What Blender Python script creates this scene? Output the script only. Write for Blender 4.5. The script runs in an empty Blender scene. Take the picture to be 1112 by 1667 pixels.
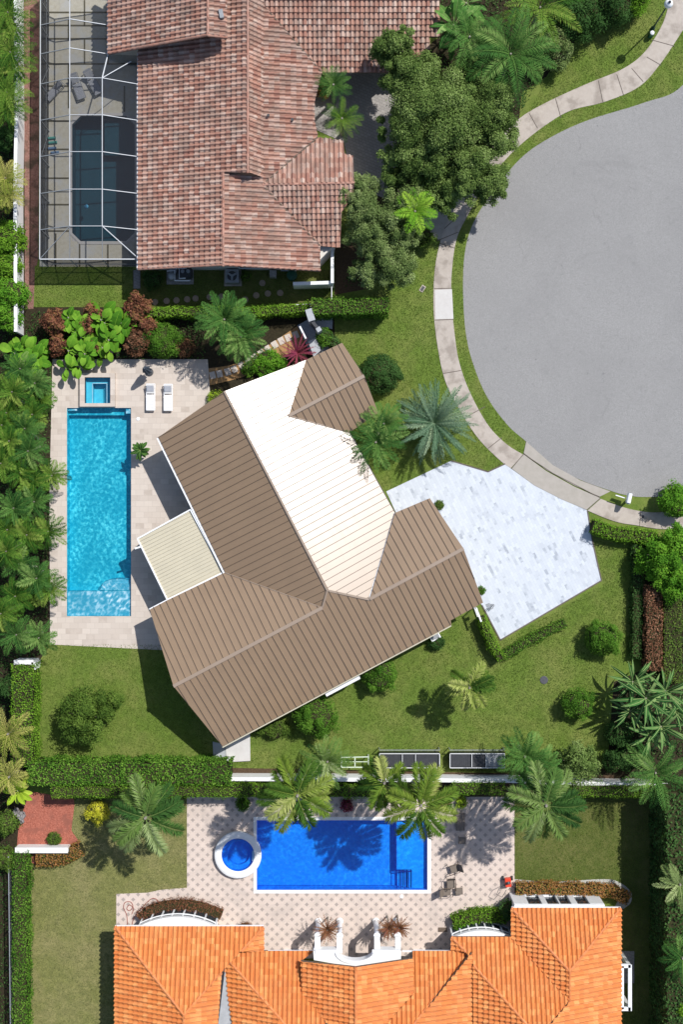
import bpy, bmesh, math, random, mathutils
import numpy as np
from mathutils import Vector, Matrix
sc = bpy.context.scene
COL = sc.collection
# ---------------------------------------------------------------- camera, sky, sun, exposure
H = 90.0          # height of the drone over the ground (m)
S = 22.0          # photo pixels per metre on the ground
CX, CY = 556.0, 833.5
cd = bpy.data.cameras.new('camera'); cam = bpy.data.objects.new('camera', cd); COL.objects.link(cam)
cam.location = (0, 0, H); cd.sensor_fit = 'VERTICAL'
cd.angle = 2 * math.atan(1667 / 2 / S / H); cd.clip_start = 1; cd.clip_end = 2000
sc.camera = cam
w = bpy.data.worlds.new('World'); sc.world = w; w.use_nodes = True
nt = w.node_tree; bg = nt.nodes['Background']
sky = nt.nodes.new('ShaderNodeTexSky'); sky.sky_type = 'NISHITA'; sky.sun_disc = False
SUN_EL, SUN_AZ = 53.5, 46.0
sky.sun_elevation = math.radians(SUN_EL); sky.sun_rotation = math.radians(SUN_AZ)
nt.links.new(sky.outputs[0], bg.inputs[0]); bg.inputs[1].default_value = 0.11
ld = bpy.data.lights.new('sun', 'SUN'); sun = bpy.data.objects.new('sun', ld); COL.objects.link(sun)
ld.energy = 4.2; ld.angle = math.radians(0.6); ld.color = (1, .985, .96)
sd = Vector((math.sin(math.radians(SUN_AZ)) * math.cos(math.radians(SUN_EL)), math.cos(math.radians(SUN_AZ)) * math.cos(math.radians(SUN_EL)), math.sin(math.radians(SUN_EL))))
sun.rotation_euler = sd.to_track_quat('Z', 'Y').to_euler(); sun.location = sd * 60
vs = sc.view_settings; vs.view_transform = 'Standard'; vs.look = 'None'; vs.gamma = 1; vs.use_curve_mapping = False
vs.exposure = 0.2
sc.cycles.transparent_max_bounces = 12; sc.cycles.max_bounces = 8

# ---------------------------------------------------------------- helpers
def g(px, py, z=0.0):                  # point at height z seen at photo pixel (px, py)
    k = 1 - z / H
    return Vector(((px - CX) / S * k, -(py - CY) / S * k, z))
def m(px, z=0.0): return px / S * (1 - z / H)      # pixels to metres
def tag(o, label=None, cat=None, group=None, kind=None):
    if label: o['label'] = label
    if cat: o['category'] = cat
    if group: o['group'] = group
    if kind: o['kind'] = kind
    return o
ORG = {}
def thing(name, loc, label, cat, group=None):
    o = bpy.data.objects.new(name, None); COL.objects.link(o); o.location = loc
    o.empty_display_size = .3
    ORG[o.name] = Vector(loc); return tag(o, label, cat, group)
def link_mesh(name, me, mats, parent=None, loc=None, smooth=False):
    o = bpy.data.objects.new(name, me); COL.objects.link(o)
    off = None
    if parent is not None: o.parent = parent; off = ORG[parent.name]; ORG[o.name] = off
    elif loc is not None: off = Vector(loc); o.location = off; ORG[o.name] = off
    else: ORG[o.name] = Vector((0, 0, 0))
    if off is not None and off.length > 0: me.transform(Matrix.Translation(-off))
    for mm in (mats if isinstance(mats, (list, tuple)) else [mats]): me.materials.append(mm)
    if smooth: me.polygons.foreach_set('use_smooth', [True] * len(me.polygons))
    return o
class MB:
    def __init__(s): s.v = []; s.f = []; s.mi = []; s.r = []; s.cur = 0; s.rc = .5
    def add(s, vs_, fs_):
        b = len(s.v); s.v += [tuple(x) for x in vs_]
        for f in fs_: s.f.append([b + i for i in f]); s.mi.append(s.cur); s.r.append(s.rc)
    def box(s, c, size, rz=0.0, M=None):
        x, y, z = [a / 2 for a in size]; R = M if M is not None else Matrix.Rotation(rz, 3, 'Z'); c = Vector(c)
        P = [c + R @ Vector(p) for p in ((-x, -y, -z), (x, -y, -z), (x, y, -z), (-x, y, -z), (-x, -y, z), (x, -y, z), (x, y, z), (-x, y, z))]
        s.add(P, [(0, 3, 2, 1), (4, 5, 6, 7), (0, 1, 5, 4), (1, 2, 6, 5), (2, 3, 7, 6), (3, 0, 4, 7)]); return s
    def bar(s, a, b, wd, ht, up=(0, 0, 1)):
        a, b = Vector(a), Vector(b); d = b - a; L = d.length; d.normalize(); up = Vector(up)
        sd_ = d.cross(up)
        if sd_.length < 1e-4: sd_ = Vector((1, 0, 0))
        sd_.normalize(); u2 = sd_.cross(d)
        return s.box((a + b) / 2, (wd, L, ht), M=Matrix((sd_, d, u2)).transposed())
    def prism(s, poly, z0, z1):         # poly of (x, y) or Vectors; z1 may be a list
        n = len(poly); zz0 = z0 if isinstance(z0, (list, tuple)) else [z0] * n; zz1 = z1 if isinstance(z1, (list, tuple)) else [z1] * n
        ar = sum(poly[i][0] * poly[(i + 1) % n][1] - poly[(i + 1) % n][0] * poly[i][1] for i in range(n))
        idx = list(range(n)) if ar > 0 else list(range(n))[::-1]
        V = [(poly[i][0], poly[i][1], zz0[i]) for i in idx] + [(poly[i][0], poly[i][1], zz1[i]) for i in idx]
        s.add(V, [tuple(range(n))[::-1], tuple(range(n, 2 * n))] + [(i, (i + 1) % n, n + (i + 1) % n, n + i) for i in range(n)]); return s
    def tube(s, pts, r, n=8, cap=True):
        pts = [Vector(p) for p in pts]; rr = r if isinstance(r, (list, tuple)) else [r] * len(pts); V = []; F = []
        for i, p in enumerate(pts):
            d = (pts[min(i + 1, len(pts) - 1)] - pts[max(i - 1, 0)]).normalized()
            a = d.cross(Vector((0, 0, 1)));  a = Vector((1, 0, 0)) if a.length < .02 else a.normalized(); b = a.cross(d)
            for k in range(n):
                t = 2 * math.pi * k / n; V.append(p + (a * math.cos(t) + b * math.sin(t)) * rr[i])
        for i in range(len(pts) - 1):
            for k in range(n): F.append((i * n + k, i * n + (k + 1) % n, (i + 1) * n + (k + 1) % n, (i + 1) * n + k))
        if cap: F += [tuple(range(n))[::-1], tuple((len(pts) - 1) * n + k for k in range(n))]
        s.add(V, F); return s
    def lathe(s, c, prof, n=24, close=False):
        c = Vector(c); V = []; F = []
        for (r, z) in prof:
            for k in range(n): t = 2 * math.pi * k / n; V.append(c + Vector((r * math.cos(t), r * math.sin(t), z)))
        L = len(prof)
        for i in range(L - 1 if not close else L):
            j = (i + 1) % L
            for k in range(n): F.append((i * n + k, i * n + (k + 1) % n, j * n + (k + 1) % n, j * n + k))
        if not close:
            if prof[0][0] > 1e-3: F.append(tuple(range(n))[::-1])
            if prof[-1][0] > 1e-3: F.append(tuple((L - 1) * n + k for k in range(n)))
        s.add(V, F); return s
    def build(s, name, mats, parent=None, loc=None, smooth=False):
        me = bpy.data.meshes.new(name); me.from_pydata(s.v, [], s.f)
        me.polygons.foreach_set('material_index', s.mi)
        a = me.attributes.new('rnd', 'FLOAT', 'FACE'); a.data.foreach_set('value', s.r); me.update()
        return link_mesh(name, me, mats, parent, loc, smooth)
def lift(v, z): return Vector((v[0], v[1], z))

# ---------------------------------------------------------------- materials
def new_mat(name):
    mt = bpy.data.materials.new(name); mt.use_nodes = True; n = mt.node_tree
    return mt, n, n.nodes['Principled BSDF']
def N(n, typ, **kw):
    nd = n.nodes.new(typ)
    for k, v in kw.items():
        if k.startswith('i_'): nd.inputs[k[2:].replace('_', ' ')].default_value = v
        else: setattr(nd, k, v)
    return nd
def math_(n, op, a, b=None):
    nd = n.nodes.new('ShaderNodeMath'); nd.operation = op
    for i, x in enumerate((a, b)):
        if x is None: continue
        if isinstance(x, (int, float)): nd.inputs[i].default_value = x
        else: n.links.new(x, nd.inputs[i])
    return nd.outputs[0]
def ramp(n, fac, stops, interp='LINEAR'):
    r = n.nodes.new('ShaderNodeValToRGB'); r.color_ramp.interpolation = interp; e = r.color_ramp.elements
    while len(e) < len(stops): e.new(.5)
    for el, (p, c) in zip(e, stops): el.position = p; el.color = (*c, 1) if len(c) == 3 else c
    n.links.new(fac, r.inputs[0]); return r.outputs[0]
def mixc(n, fac, a, b, typ='MIX'):
    nd = n.nodes.new('ShaderNodeMix'); nd.data_type = 'RGBA'; nd.blend_type = typ
    for s_, x in ((nd.inputs[0], fac), (nd.inputs[6], a), (nd.inputs[7], b)):
        if isinstance(x, (int, float)): s_.default_value = x
        elif isinstance(x, (tuple, list)): s_.default_value = (*x, 1)
        else: n.links.new(x, s_)
    return nd.outputs[2]
def obco(n, rot=0.0, scale=(1, 1, 1)):
    tc = n.nodes.new('ShaderNodeTexCoord')
    mp = n.nodes.new('ShaderNodeMapping'); mp.inputs['Rotation'].default_value = (0, 0, rot); mp.inputs['Scale'].default_value = scale
    n.links.new(tc.outputs['Object'], mp.inputs[0]); return mp.outputs[0]
def noise(n, co, scale, detail=5, rough=.6, dist=0):
    t = N(n, 'ShaderNodeTexNoise'); t.inputs['Scale'].default_value = scale; t.inputs['Detail'].default_value = detail
    t.inputs['Roughness'].default_value = rough; t.inputs['Distortion'].default_value = dist; n.links.new(co, t.inputs['Vector']); return t.outputs[0]
def bump(n, bs, h, strength, dist=.02):
    b = n.nodes.new('ShaderNodeBump'); b.inputs['Strength'].default_value = strength; b.inputs['Distance'].default_value = dist
    n.links.new(h, b.inputs['Height']); n.links.new(b.outputs[0], bs.inputs['Normal'])
def pm(name, c1, c2=None, scale=2., rough=.6, spec=.3, bscale=None, bstr=.4, metallic=0, c3=None, s2=None):
    mt, n, bs = new_mat(name); bs.inputs['Roughness'].default_value = rough; bs.inputs['Specular IOR Level'].default_value = spec
    bs.inputs['Metallic'].default_value = metallic
    c2 = c2 or tuple(min(1, x * .8) for x in c1)
    co = obco(n); f = noise(n, co, scale, 6, .65)
    col = ramp(n, f, [(.3, c1), (.7, c2)])
    if c3:
        f2 = noise(n, co, s2 or scale * .2, 4, .6)
        col = mixc(n, ramp(n, f2, [(.48, (0, 0, 0)), (.62, (1, 1, 1))]), col, c3)
    n.links.new(col, bs.inputs['Base Color'])
    if bscale: bump(n, bs, noise(n, co, bscale, 3), bstr)
    return mt
LEAFK = 1.0
def leafmat(name, stops, rough=.75, trans=.14, spec=.07):
    mt, n, bs = new_mat(name); bs.inputs['Roughness'].default_value = rough; bs.inputs['Specular IOR Level'].default_value = spec
    stops = [tuple(min(.9, x * LEAFK) for x in c) for c in stops]
    at = N(n, 'ShaderNodeAttribute', attribute_name='rnd')
    k = len(stops); col = ramp(n, at.outputs['Fac'], [(i / (k - 1), c) for i, c in enumerate(stops)])
    n.links.new(col, bs.inputs['Base Color'])
    tr = N(n, 'ShaderNodeBsdfTranslucent'); n.links.new(mixc(n, .5, col, (.25, .35, .03)), tr.inputs[0])
    mx = N(n, 'ShaderNodeMixShader'); mx.inputs[0].default_value = trans
    n.links.new(bs.outputs[0], mx.inputs[1]); n.links.new(tr.outputs[0], mx.inputs[2])
    n.links.new(mx.outputs[0], n.nodes['Material Output'].inputs[0]); return mt

def lawn_mat(name, a, b, c, patch):
    mt, n, bs = new_mat(name); bs.inputs['Roughness'].default_value = .85; bs.inputs['Specular IOR Level'].default_value = .15
    co = obco(n); f = noise(n, co, 14, 6, .8); big = noise(n, co, .35, 5, .65, .3); mid = noise(n, co, 1.8, 4, .7)
    col = ramp(n, f, [(.3, a), (.5, b), (.7, c)])
    col = mixc(n, ramp(n, big, [(.42, (0, 0, 0)), (.66, (.8, .8, .8))]), col, patch)
    col = mixc(n, ramp(n, mid, [(.4, (.25, .25, .25)), (.6, (0, 0, 0))]), col, (.035, .06, .012))
    n.links.new(col, bs.inputs['Base Color']); bump(n, bs, noise(n, co, 22, 3, .8), .9, .06); return mt
M = {}
M['lawn'] = lawn_mat('lawn green', (.07, .115, .014), (.14, .21, .032), (.21, .285, .062), (.225, .245, .065))
M['lawn_dry'] = lawn_mat('lawn dry', (.125, .13, .036), (.225, .225, .072), (.33, .31, .12), (.31, .27, .12))
M['lawn_dark'] = lawn_mat('lawn dark', (.055, .08, .014), (.11, .135, .03), (.18, .19, .055), (.19, .175, .06))
M['mulch'] = pm('brown mulch', (.055, .035, .02), (.12, .08, .05), 9, .95, .1, 30, .9)
M['soil'] = pm('dark planting soil', (.02, .017, .01), (.05, .04, .022), 6, .95, .1, 30, .9)
M['redmulch'] = pm('red wood mulch', (.22, .055, .035), (.52, .19, .13), 11, .95, .1, 40, .9, c3=(.28, .10, .07), s2=1.2)
M['bed_red'] = pm('reddish bark mulch', (.16, .075, .055), (.30, .17, .14), 8, .95, .1, 30, .9, c3=(.10, .07, .05), s2=1.1)
M['ochre'] = pm('ochre bark chips', (.32, .17, .07), (.42, .26, .12), 14, .95, .1, 40, .8)
M['gravel'] = pm('white gravel', (.32, .31, .28), (.62, .60, .55), 30, .9, .2, 40, 1.)
def asphalt():
    mt, n, bs = new_mat('asphalt'); bs.inputs['Roughness'].default_value = .9; bs.inputs['Specular IOR Level'].default_value = .2
    co = obco(n); f = noise(n, co, 26, 6, .85); big = noise(n, co, .16, 6, .65, .6); st = noise(n, co, 1.1, 6, .75, 1.)
    col = ramp(n, f, [(.34, (.125, .12, .115)), (.5, (.275, .268, .258)), (.68, (.47, .455, .44))])
    col = mixc(n, ramp(n, big, [(.36, (.4, .4, .4)), (.70, (0, 0, 0))]), col, (.22, .214, .208))
    col = mixc(n, ramp(n, st, [(.28, (.4, .4, .4)), (.40, (0, 0, 0))]), col, (.17, .165, .165))
    vo = N(n, 'ShaderNodeTexVoronoi', feature='DISTANCE_TO_EDGE'); vo.inputs['Scale'].default_value = .12
    wv = N(n, 'ShaderNodeMixRGB', blend_type='ADD'); wv.inputs[0].default_value = .9; n.links.new(co, wv.inputs[1])
    nz = N(n, 'ShaderNodeTexNoise'); nz.inputs['Scale'].default_value = .9; nz.inputs['Detail'].default_value = 6; n.links.new(co, nz.inputs['Vector']); n.links.new(nz.outputs[1], wv.inputs[2])
    n.links.new(wv.outputs[0], vo.inputs['Vector'])
    crack = math_(n, 'MULTIPLY', ramp(n, vo.outputs[0], [(.0, (.3, .3, .3)), (.005, (0, 0, 0))]), ramp(n, noise(n, co, .5), [(.5, (0, 0, 0)), (.6, (1, 1, 1))]))
    col = mixc(n, crack, col, (.12, .115, .115))
    rc = g(985, 480); vd = N(n, 'ShaderNodeVectorMath', operation='DISTANCE'); n.links.new(co, vd.inputs[0]); vd.inputs[1].default_value = (rc.x, rc.y, 0)
    cx_ = N(n, 'ShaderNodeCombineXYZ'); n.links.new(vd.outputs['Value'], cx_.inputs[0]); n.links.new(math_(n, 'MULTIPLY', noise(n, co, .12, 2), 3.), cx_.inputs[1])
    tm = noise(n, cx_.outputs[0], 1.3, 4, .7); col = mixc(n, math_(n, 'MULTIPLY', ramp(n, tm, [(.50, (0, 0, 0)), (.70, (.30, .30, .30))]), ramp(n, noise(n, co, .22, 4), [(.46, (0, 0, 0)), (.62, (1, 1, 1))])), col, (.19, .185, .18))
    spot = noise(n, co, 2.6, 2, .5); col = mixc(n, ramp(n, spot, [(.72, (0, 0, 0)), (.78, (.5, .5, .5))]), col, (.12, .118, .12))
    n.links.new(col, bs.inputs['Base Color']); bump(n, bs, f, .5, .02); return mt
M['asphalt'] = asphalt()
M['concrete'] = pm('aged concrete', (.40, .345, .295), (.46, .405, .35), 3, .85, .2, 25, .25, c3=(.31, .265, .225), s2=.8)
M['concrete_new'] = pm('newer concrete', (.34, .31, .265), (.40, .36, .315), 2, .85, .2, 25, .2)
M['concrete_pale'] = pm('fresh pale concrete', (.52, .49, .46), (.58, .56, .53), 2, .85, .2)
M['joint'] = pm('dark joint', (.10, .085, .07), (.16, .13, .11), 5, .9)
M['cagedeck'] = pm('pool deck concrete', (.50, .46, .36), (.62, .58, .48), 4, .85, .2, 20, .3, c3=(.55, .54, .50), s2=.7)
M['cagejoint'] = pm('mossy joint', (.09, .08, .045), (.15, .13, .08), 5, .9)
def brickmat(name, c1, c2, mortar, sx, sy, rot, rough=.7, msize=.012, dark=None, bias=0.0, offset=.5, stain=None):
    mt, n, bs = new_mat(name); bs.inputs['Roughness'].default_value = rough; bs.inputs['Specular IOR Level'].default_value = .25
    co = obco(n, rot)
    def br(ca, cb, cm, bi):
        b = N(n, 'ShaderNodeTexBrick'); b.offset = offset; b.inputs['Scale'].default_value = 1
        b.inputs['Brick Width'].default_value = sx; b.inputs['Row Height'].default_value = sy; b.inputs['Mortar Size'].default_value = msize
        b.inputs['Mortar Smooth'].default_value = .3; b.inputs['Bias'].default_value = bi
        b.inputs['Color1'].default_value = (*ca, 1); b.inputs['Color2'].default_value = (*cb, 1); b.inputs['Mortar'].default_value = (*cm, 1)
        n.links.new(co, b.inputs['Vector']); return b.outputs['Color']
    col = br(c1, c2, mortar, bias)
    f = noise(n, co, 5, 6, .7); col = mixc(n, math_(n, 'MULTIPLY', f, .35), col, tuple(x * .72 for x in c1), 'MIX')
    if dark:
        d = br((0, 0, 0), (1, 1, 1), (0, 0, 0), -.15)
        sp = math_(n, 'MULTIPLY', ramp(n, d, [(.60, (0, 0, 0)), (.85, (1, 1, 1))]), ramp(n, noise(n, co, 1.6, 3), [(.44, (0, 0, 0)), (.58, (.9, .9, .9))]))
        col = mixc(n, sp, col, dark)
    if stain: col = mixc(n, ramp(n, noise(n, co, .45, 6, .7, .5), [(.5, (0, 0, 0)), (.72, (.55, .55, .55))]), col, stain)
    n.links.new(col, bs.inputs['Base Color']); return mt
M['travertine'] = brickmat('travertine pavers', (.60, .52, .445), (.50, .425, .36), (.40, .34, .29), .61, .41, 0, .6, .008, dark=(.43, .36, .30), stain=(.54, .46, .39))
DANG = math.atan2(-.888, .459)
M['marble'] = brickmat('white marble pavers', (.60, .63, .665), (.51, .54, .58), (.43, .46, .50), .42, .21, -DANG, .55, .006, dark=(.30, .325, .365))
def diamond_mat():
    mt, n, bs = new_mat('diamond inlay pavers'); bs.inputs['Roughness'].default_value = .7; bs.inputs['Specular IOR Level'].default_value = .25
    co = obco(n); P = .735
    sx = N(n, 'ShaderNodeSeparateXYZ'); n.links.new(co, sx.inputs[0])
    def dd(off):
        x = math_(n, 'ABSOLUTE', math_(n, 'SUBTRACT', math_(n, 'FRACT', math_(n, 'ADD', math_(n, 'DIVIDE', sx.outputs[0], P), off)), .5))
        y = math_(n, 'ABSOLUTE', math_(n, 'SUBTRACT', math_(n, 'FRACT', math_(n, 'ADD', math_(n, 'DIVIDE', sx.outputs[1], P), off)), .5))
        return math_(n, 'ADD', x, y)
    d = math_(n, 'MINIMUM', dd(0.0), dd(.5))
    b = N(n, 'ShaderNodeTexBrick'); b.offset = 0; b.inputs['Scale'].default_value = 1; b.inputs['Brick Width'].default_value = P / 2; b.inputs['Row Height'].default_value = P / 2
    b.inputs['Mortar Size'].default_value = .006; b.inputs['Color1'].default_value = (.66, .54, .46, 1); b.inputs['Color2'].default_value = (.60, .49, .415, 1); b.inputs['Mortar'].default_value = (.50, .40, .34, 1)
    mp = N(n, 'ShaderNodeMapping'); mp.inputs['Location'].default_value = (P / 4, P / 4, 0); n.links.new(co, mp.inputs[0]); n.links.new(mp.outputs[0], b.inputs['Vector'])
    col = mixc(n, ramp(n, d, [(.205, (1, 1, 1)), (.225, (0, 0, 0))]), b.outputs[0], (.34, .285, .25))
    col = mixc(n, ramp(n, noise(n, co, .35, 6, .7, .6), [(.5, (0, 0, 0)), (.68, (.5, .5, .5))]), col, (.40, .34, .30))
    col = mixc(n, math_(n, 'MULTIPLY', noise(n, co, 7, 5, .7), .3), col, (.45, .38, .33))
    n.links.new(col, bs.inputs['Base Color']); return mt
M['diamond'] = diamond_mat()
M['greypaver'] = brickmat('grey entry pavers', (.36, .33, .30), (.28, .26, .24), (.18, .16, .15), .3, .2, .4, .8)
M['bluepaver'] = brickmat('grey marble pavers', (.42, .44, .48), (.36, .38, .42), (.25, .26, .3), .4, .25, .35, .7)
M['white'] = pm('white stucco', (.80, .79, .77), (.72, .71, .69), 3, .7, .3)
M['whitemetal'] = pm('white painted metal', (.82, .82, .82), (.76, .76, .76), 5, .35, .5)
M['offwhite'] = pm('off white stucco', (.66, .62, .56), (.58, .54, .48), 3, .8, .2)
M['greywall'] = pm('grey weathered stucco', (.33, .34, .35), (.43, .44, .45), 3, .8, .2)
M['glass'] = pm('dark window glass', (.03, .04, .05), (.02, .03, .04), 1, .08, .8)
M['darkmetal'] = pm('dark metal', (.03, .032, .035), (.05, .05, .055), 5, .45, .5)
M['greymetal'] = pm('grey metal', (.22, .23, .24), (.30, .31, .32), 5, .45, .5)
M['wood'] = pm('dark weathered timber', (.10, .07, .05), (.16, .12, .09), 5, .7)
M['bronze'] = pm('bronze sling fabric', (.15, .12, .095), (.19, .155, .125), 8, .7)
M['towel'] = pm('grey towel', (.36, .37, .40), (.44, .45, .48), 8, .9)
M['red'] = pm('orange red plastic', (.75, .06, .02), (.62, .05, .02), 5, .35, .5)
M['hose'] = pm('red rubber hose', (.30, .07, .05), (.24, .06, .04), 5, .5)
M['bark'] = pm('bark', (.16, .13, .10), (.26, .22, .18), 6, .9, .1, 20, .8)
M['palmbark'] = pm('pale palm trunk', (.30, .27, .23), (.22, .20, .16), 9, .85, .1, 12, .6)
M['twig'] = pm('dark twigs', (.03, .028, .015), (.05, .05, .02), 6, .95, .05)

# ---------------------------------------------------------------- ground with holes for the pools
POOL1 = (108.5, 664, 213, 1003); POOL2 = (418, 1335, 696, 1448.5); POOL3 = (117, 189, 219, 393); SPA1 = (139, 615, 180.5, 657); SPA2 = (387 - 26, 1392 - 26, 387 + 26, 1392 + 26)
HOLES = [POOL1, POOL2, POOL3, SPA1, SPA2]
ZN = [0]
def sheet(name, poly_px, z, mat, kind='structure', holes=()):
    """flat sheet of a pixel polygon; rectangular holes are cut out cell by cell"""
    ZN[0] += 1; z = z + ZN[0] * .0007 if z else z
    bm = bmesh.new()
    vs_ = [bm.verts.new(g(px, py)[:2] + (z,)) for px, py in poly_px]; bm.faces.new(vs_)
    if holes:
        for (x0, y0, x1, y1) in holes:
            for (a, nrm) in ((g(x0, y0), (1, 0, 0)), (g(x1, y1), (1, 0, 0)), (g(x0, y0), (0, 1, 0)), (g(x1, y1), (0, 1, 0))):
                bmesh.ops.bisect_plane(bm, geom=bm.verts[:] + bm.edges[:] + bm.faces[:], plane_co=a, plane_no=nrm)
        kill = []
        for f in bm.faces:
            c = f.calc_center_median()
            for (x0, y0, x1, y1) in holes:
                A, B = g(x0, y0), g(x1, y1)
                if A.x < c.x < B.x and B.y < c.y < A.y: kill.append(f); break
        bmesh.ops.delete(bm, geom=kill, context='FACES')
    bmesh.ops.recalc_face_normals(bm, faces=bm.faces)
    for f in bm.faces:
        if f.normal.z < 0: f.normal_flip()
    me = bpy.data.meshes.new(name); bm.to_mesh(me); bm.free()
    o = link_mesh(name, me, mat); tag(o, kind=kind); return o
def smooth_line(pts, n=8):              # Catmull-Rom
    out = []; P = [pts[0]] + list(pts) + [pts[-1]]
    for i in range(1, len(P) - 2):
        a, b, c, d = [np.array(q, float) for q in P[i - 1:i + 3]]
        for k in range(n):
            t = k / n; out.append(tuple(.5 * ((2 * b) + (c - a) * t + (2 * a - 5 * b + 4 * c - d) * t * t + (-a + 3 * b - 3 * c + d) * t ** 3)))
    out.append(tuple(map(float, pts[-1]))); return out
sheet('ground', [(-9000, -9000), (10000, -9000), (10000, 10000), (-9000, 10000)], 0, M['lawn'], holes=HOLES)
# garden beds
sheet('planting_bed', [(-120, -120), (40, -120), (42, 480), (84, 585), (81, 1050), (50, 1095), (50, 1245), (40, 1320), (25, 1700), (-120, 1700)], .004, M['soil'], holes=HOLES)
sheet('planting_bed', [(45, 500), (215, 500), (260, 512), (632, 497), (632, 512), (545, 515), (545, 545), (610, 660), (560, 700), (340, 700), (338, 585), (60, 585)], .004, M['soil'])
sheet('planting_bed', [(700, -60), (1000, -60), (945, 60), (905, 100), (890, 125), (850, 150), (845, 200), (800, 250), (760, 330), (640, 330), (640, 118), (715, 60)], .004, M['soil'])
sheet('planting_bed', [(560, 300), (690, 320), (676, 380), (650, 420), (600, 470), (545, 480), (545, 400), (580, 390)], .005, M['mulch'])
sheet('planting_bed', [(1035, 880), (1180, 880), (1180, 1310), (840, 1310), (840, 1262), (990, 1240), (1000, 1110), (1048, 1090), (1050, 960), (1028, 920)], .004, M['soil'])
sheet('planting_bed', [(1075, 1310), (1250, 1310), (1250, 1750), (1075, 1750)], .004, M['soil'])
sheet('planting_bed', [(378, 1250), (1000, 1262), (1000, 1296), (378, 1297)], .004, M['mulch'])
sheet('side_bed', [(38, -60), (64, -60), (62, 420), (56, 445), (54, 503), (40, 503)], .008, M['bed_red'])
sheet('mulch_bed', [(48, 1288), (120, 1300), (122, 1330), (116, 1352), (134, 1378), (120, 1400), (60, 1410), (26, 1388), (30, 1340)], .010, M['redmulch'])
sheet('bark_path_bed', smooth_line([(338, 600), (390, 590), (440, 560), (485, 530)]) + smooth_line([(500, 555), (455, 585), (400, 612), (338, 628)]), .012, M['ochre'])
# lawns
def lawn(poly, mat, z=.006): LAWNS.append((poly, z)); return sheet('lawn', poly, z, M[mat], holes=HOLES)
LAWNS = []
lawn([(57, 1049), (400, 1049), (400, 1246), (52, 1246), (52, 1090), (80, 1060)], 'lawn')
lawn([(408, 1190), (730, 990), (822, 1042), (985, 950), (966, 875), (1035, 905), (1030, 960), (1028, 1060), (985, 1110), (985, 1245), (840, 1256), (378, 1250)], 'lawn')
lawn([(56, 433), (215, 433), (215, 500), (56, 500)], 'lawn'); lawn([(215, 440), (540, 440), (540, 492), (260, 500), (215, 500)], 'lawn_dark')
lawn([(544, 490), (600, 478), (650, 425), (676, 372), (716, 390), (706, 500), (712, 560), (725, 620), (750, 670), (780, 715), (822, 757), (795, 768), (735, 750), (629, 800), (560, 690), (605, 640), (545, 545)], 'lawn')
lawn([(50, 1410), (134, 1380), (116, 1350), (122, 1300), (304, 1300), (304, 1445), (240, 1453), (189, 1455), (189, 1700), (50, 1700)], 'lawn_dry')
lawn([(838, 1297), (1075, 1297), (1075, 1700), (1000, 1700), (1012, 1440), (838, 1438)], 'lawn_dark')
lawn([(845, 205), (880, 150), (905, 105), (960, 60), (1010, -40), (1090, -40), (1080, 40), (1050, 85), (1020, 110), (960, 135), (900, 162), (850, 190)], 'lawn')
VERGE_OUT = smooth_line([(1180, 40), (1112, 139), (1050, 167), (960, 195), (900, 222), (850, 256), (803, 312), (770, 365), (756, 420), (755, 500), (764, 570), (790, 640), (825, 690), (855, 717)])
SW_OUT = smooth_line([(1170, -40), (1112, 50), (1075, 105), (1040, 142), (985, 166), (930, 180), (890, 203), (850, 234), (820, 264), (785, 310), (765, 345), (745, 385), (737, 430), (735, 480), (740, 540), (748, 590), (766, 640), (795, 692), (825, 723), (852, 740)])
SW_IN = smooth_line([(1110, -50), (1092, 0), (1078, 42), (1050, 85), (1015, 112), (960, 135), (900, 162), (850, 190), (815, 225), (775, 275), (735, 345), (718, 390), (708, 440), (706, 500), (712, 560), (725, 620), (750, 670), (780, 715), (815, 750), (832, 762)])
lawn(VERGE_OUT + SW_OUT[::-1], 'lawn', .008)
# road, pavement, drives
RB = smooth_line([(855, 717), (900, 757), (945, 781), (995, 799), (1020, 806), (1050, 809), (1112, 806), (1200, 790), (1400, 700)])
sheet('road', VERGE_OUT + RB + [(1700, 600), (1700, 100), (1400, -60)], .012, M['asphalt'])
def strip(name, a, b, z, h, mat):        # raised slab between two lines
    mb = MB(); P = [g(*p) for p in a] + [g(*p) for p in b[::-1]]; mb.prism(P, z - .03, z + h + .02); o = mb.build(name, mat); tag(o, kind='structure'); return o
strip('sidewalk', SW_OUT, SW_IN, .0, .03, M['concrete'])
strip('driveway_apron', [(857, 719), (900, 757), (945, 782), (994, 800)], [(853, 737.5), (890, 765), (935, 790), (977, 808.5)], .0, .034, M['concrete_new'])
strip('sidewalk', [(853, 740), (890, 767), (935, 792), (978, 811)], [(833, 762.5), (870, 790), (915, 813), (956, 830)], .0, .032, M['concrete_new'])
strip('sidewalk', smooth_line([(978.5, 812), (1010, 824), (1043, 832), (1075, 834), (1112, 828), (1180, 812)]), smooth_line([(957, 831), (985, 843), (1010, 851), (1036, 855), (1075, 861), (1112, 859), (1200, 848)]), .0, .034, M['concrete'])
strip('sidewalk_slab', [(707.8, 472), (736, 471)], [(709, 520), (738.5, 519)], .006, .032, M['concrete_pale'])
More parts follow.
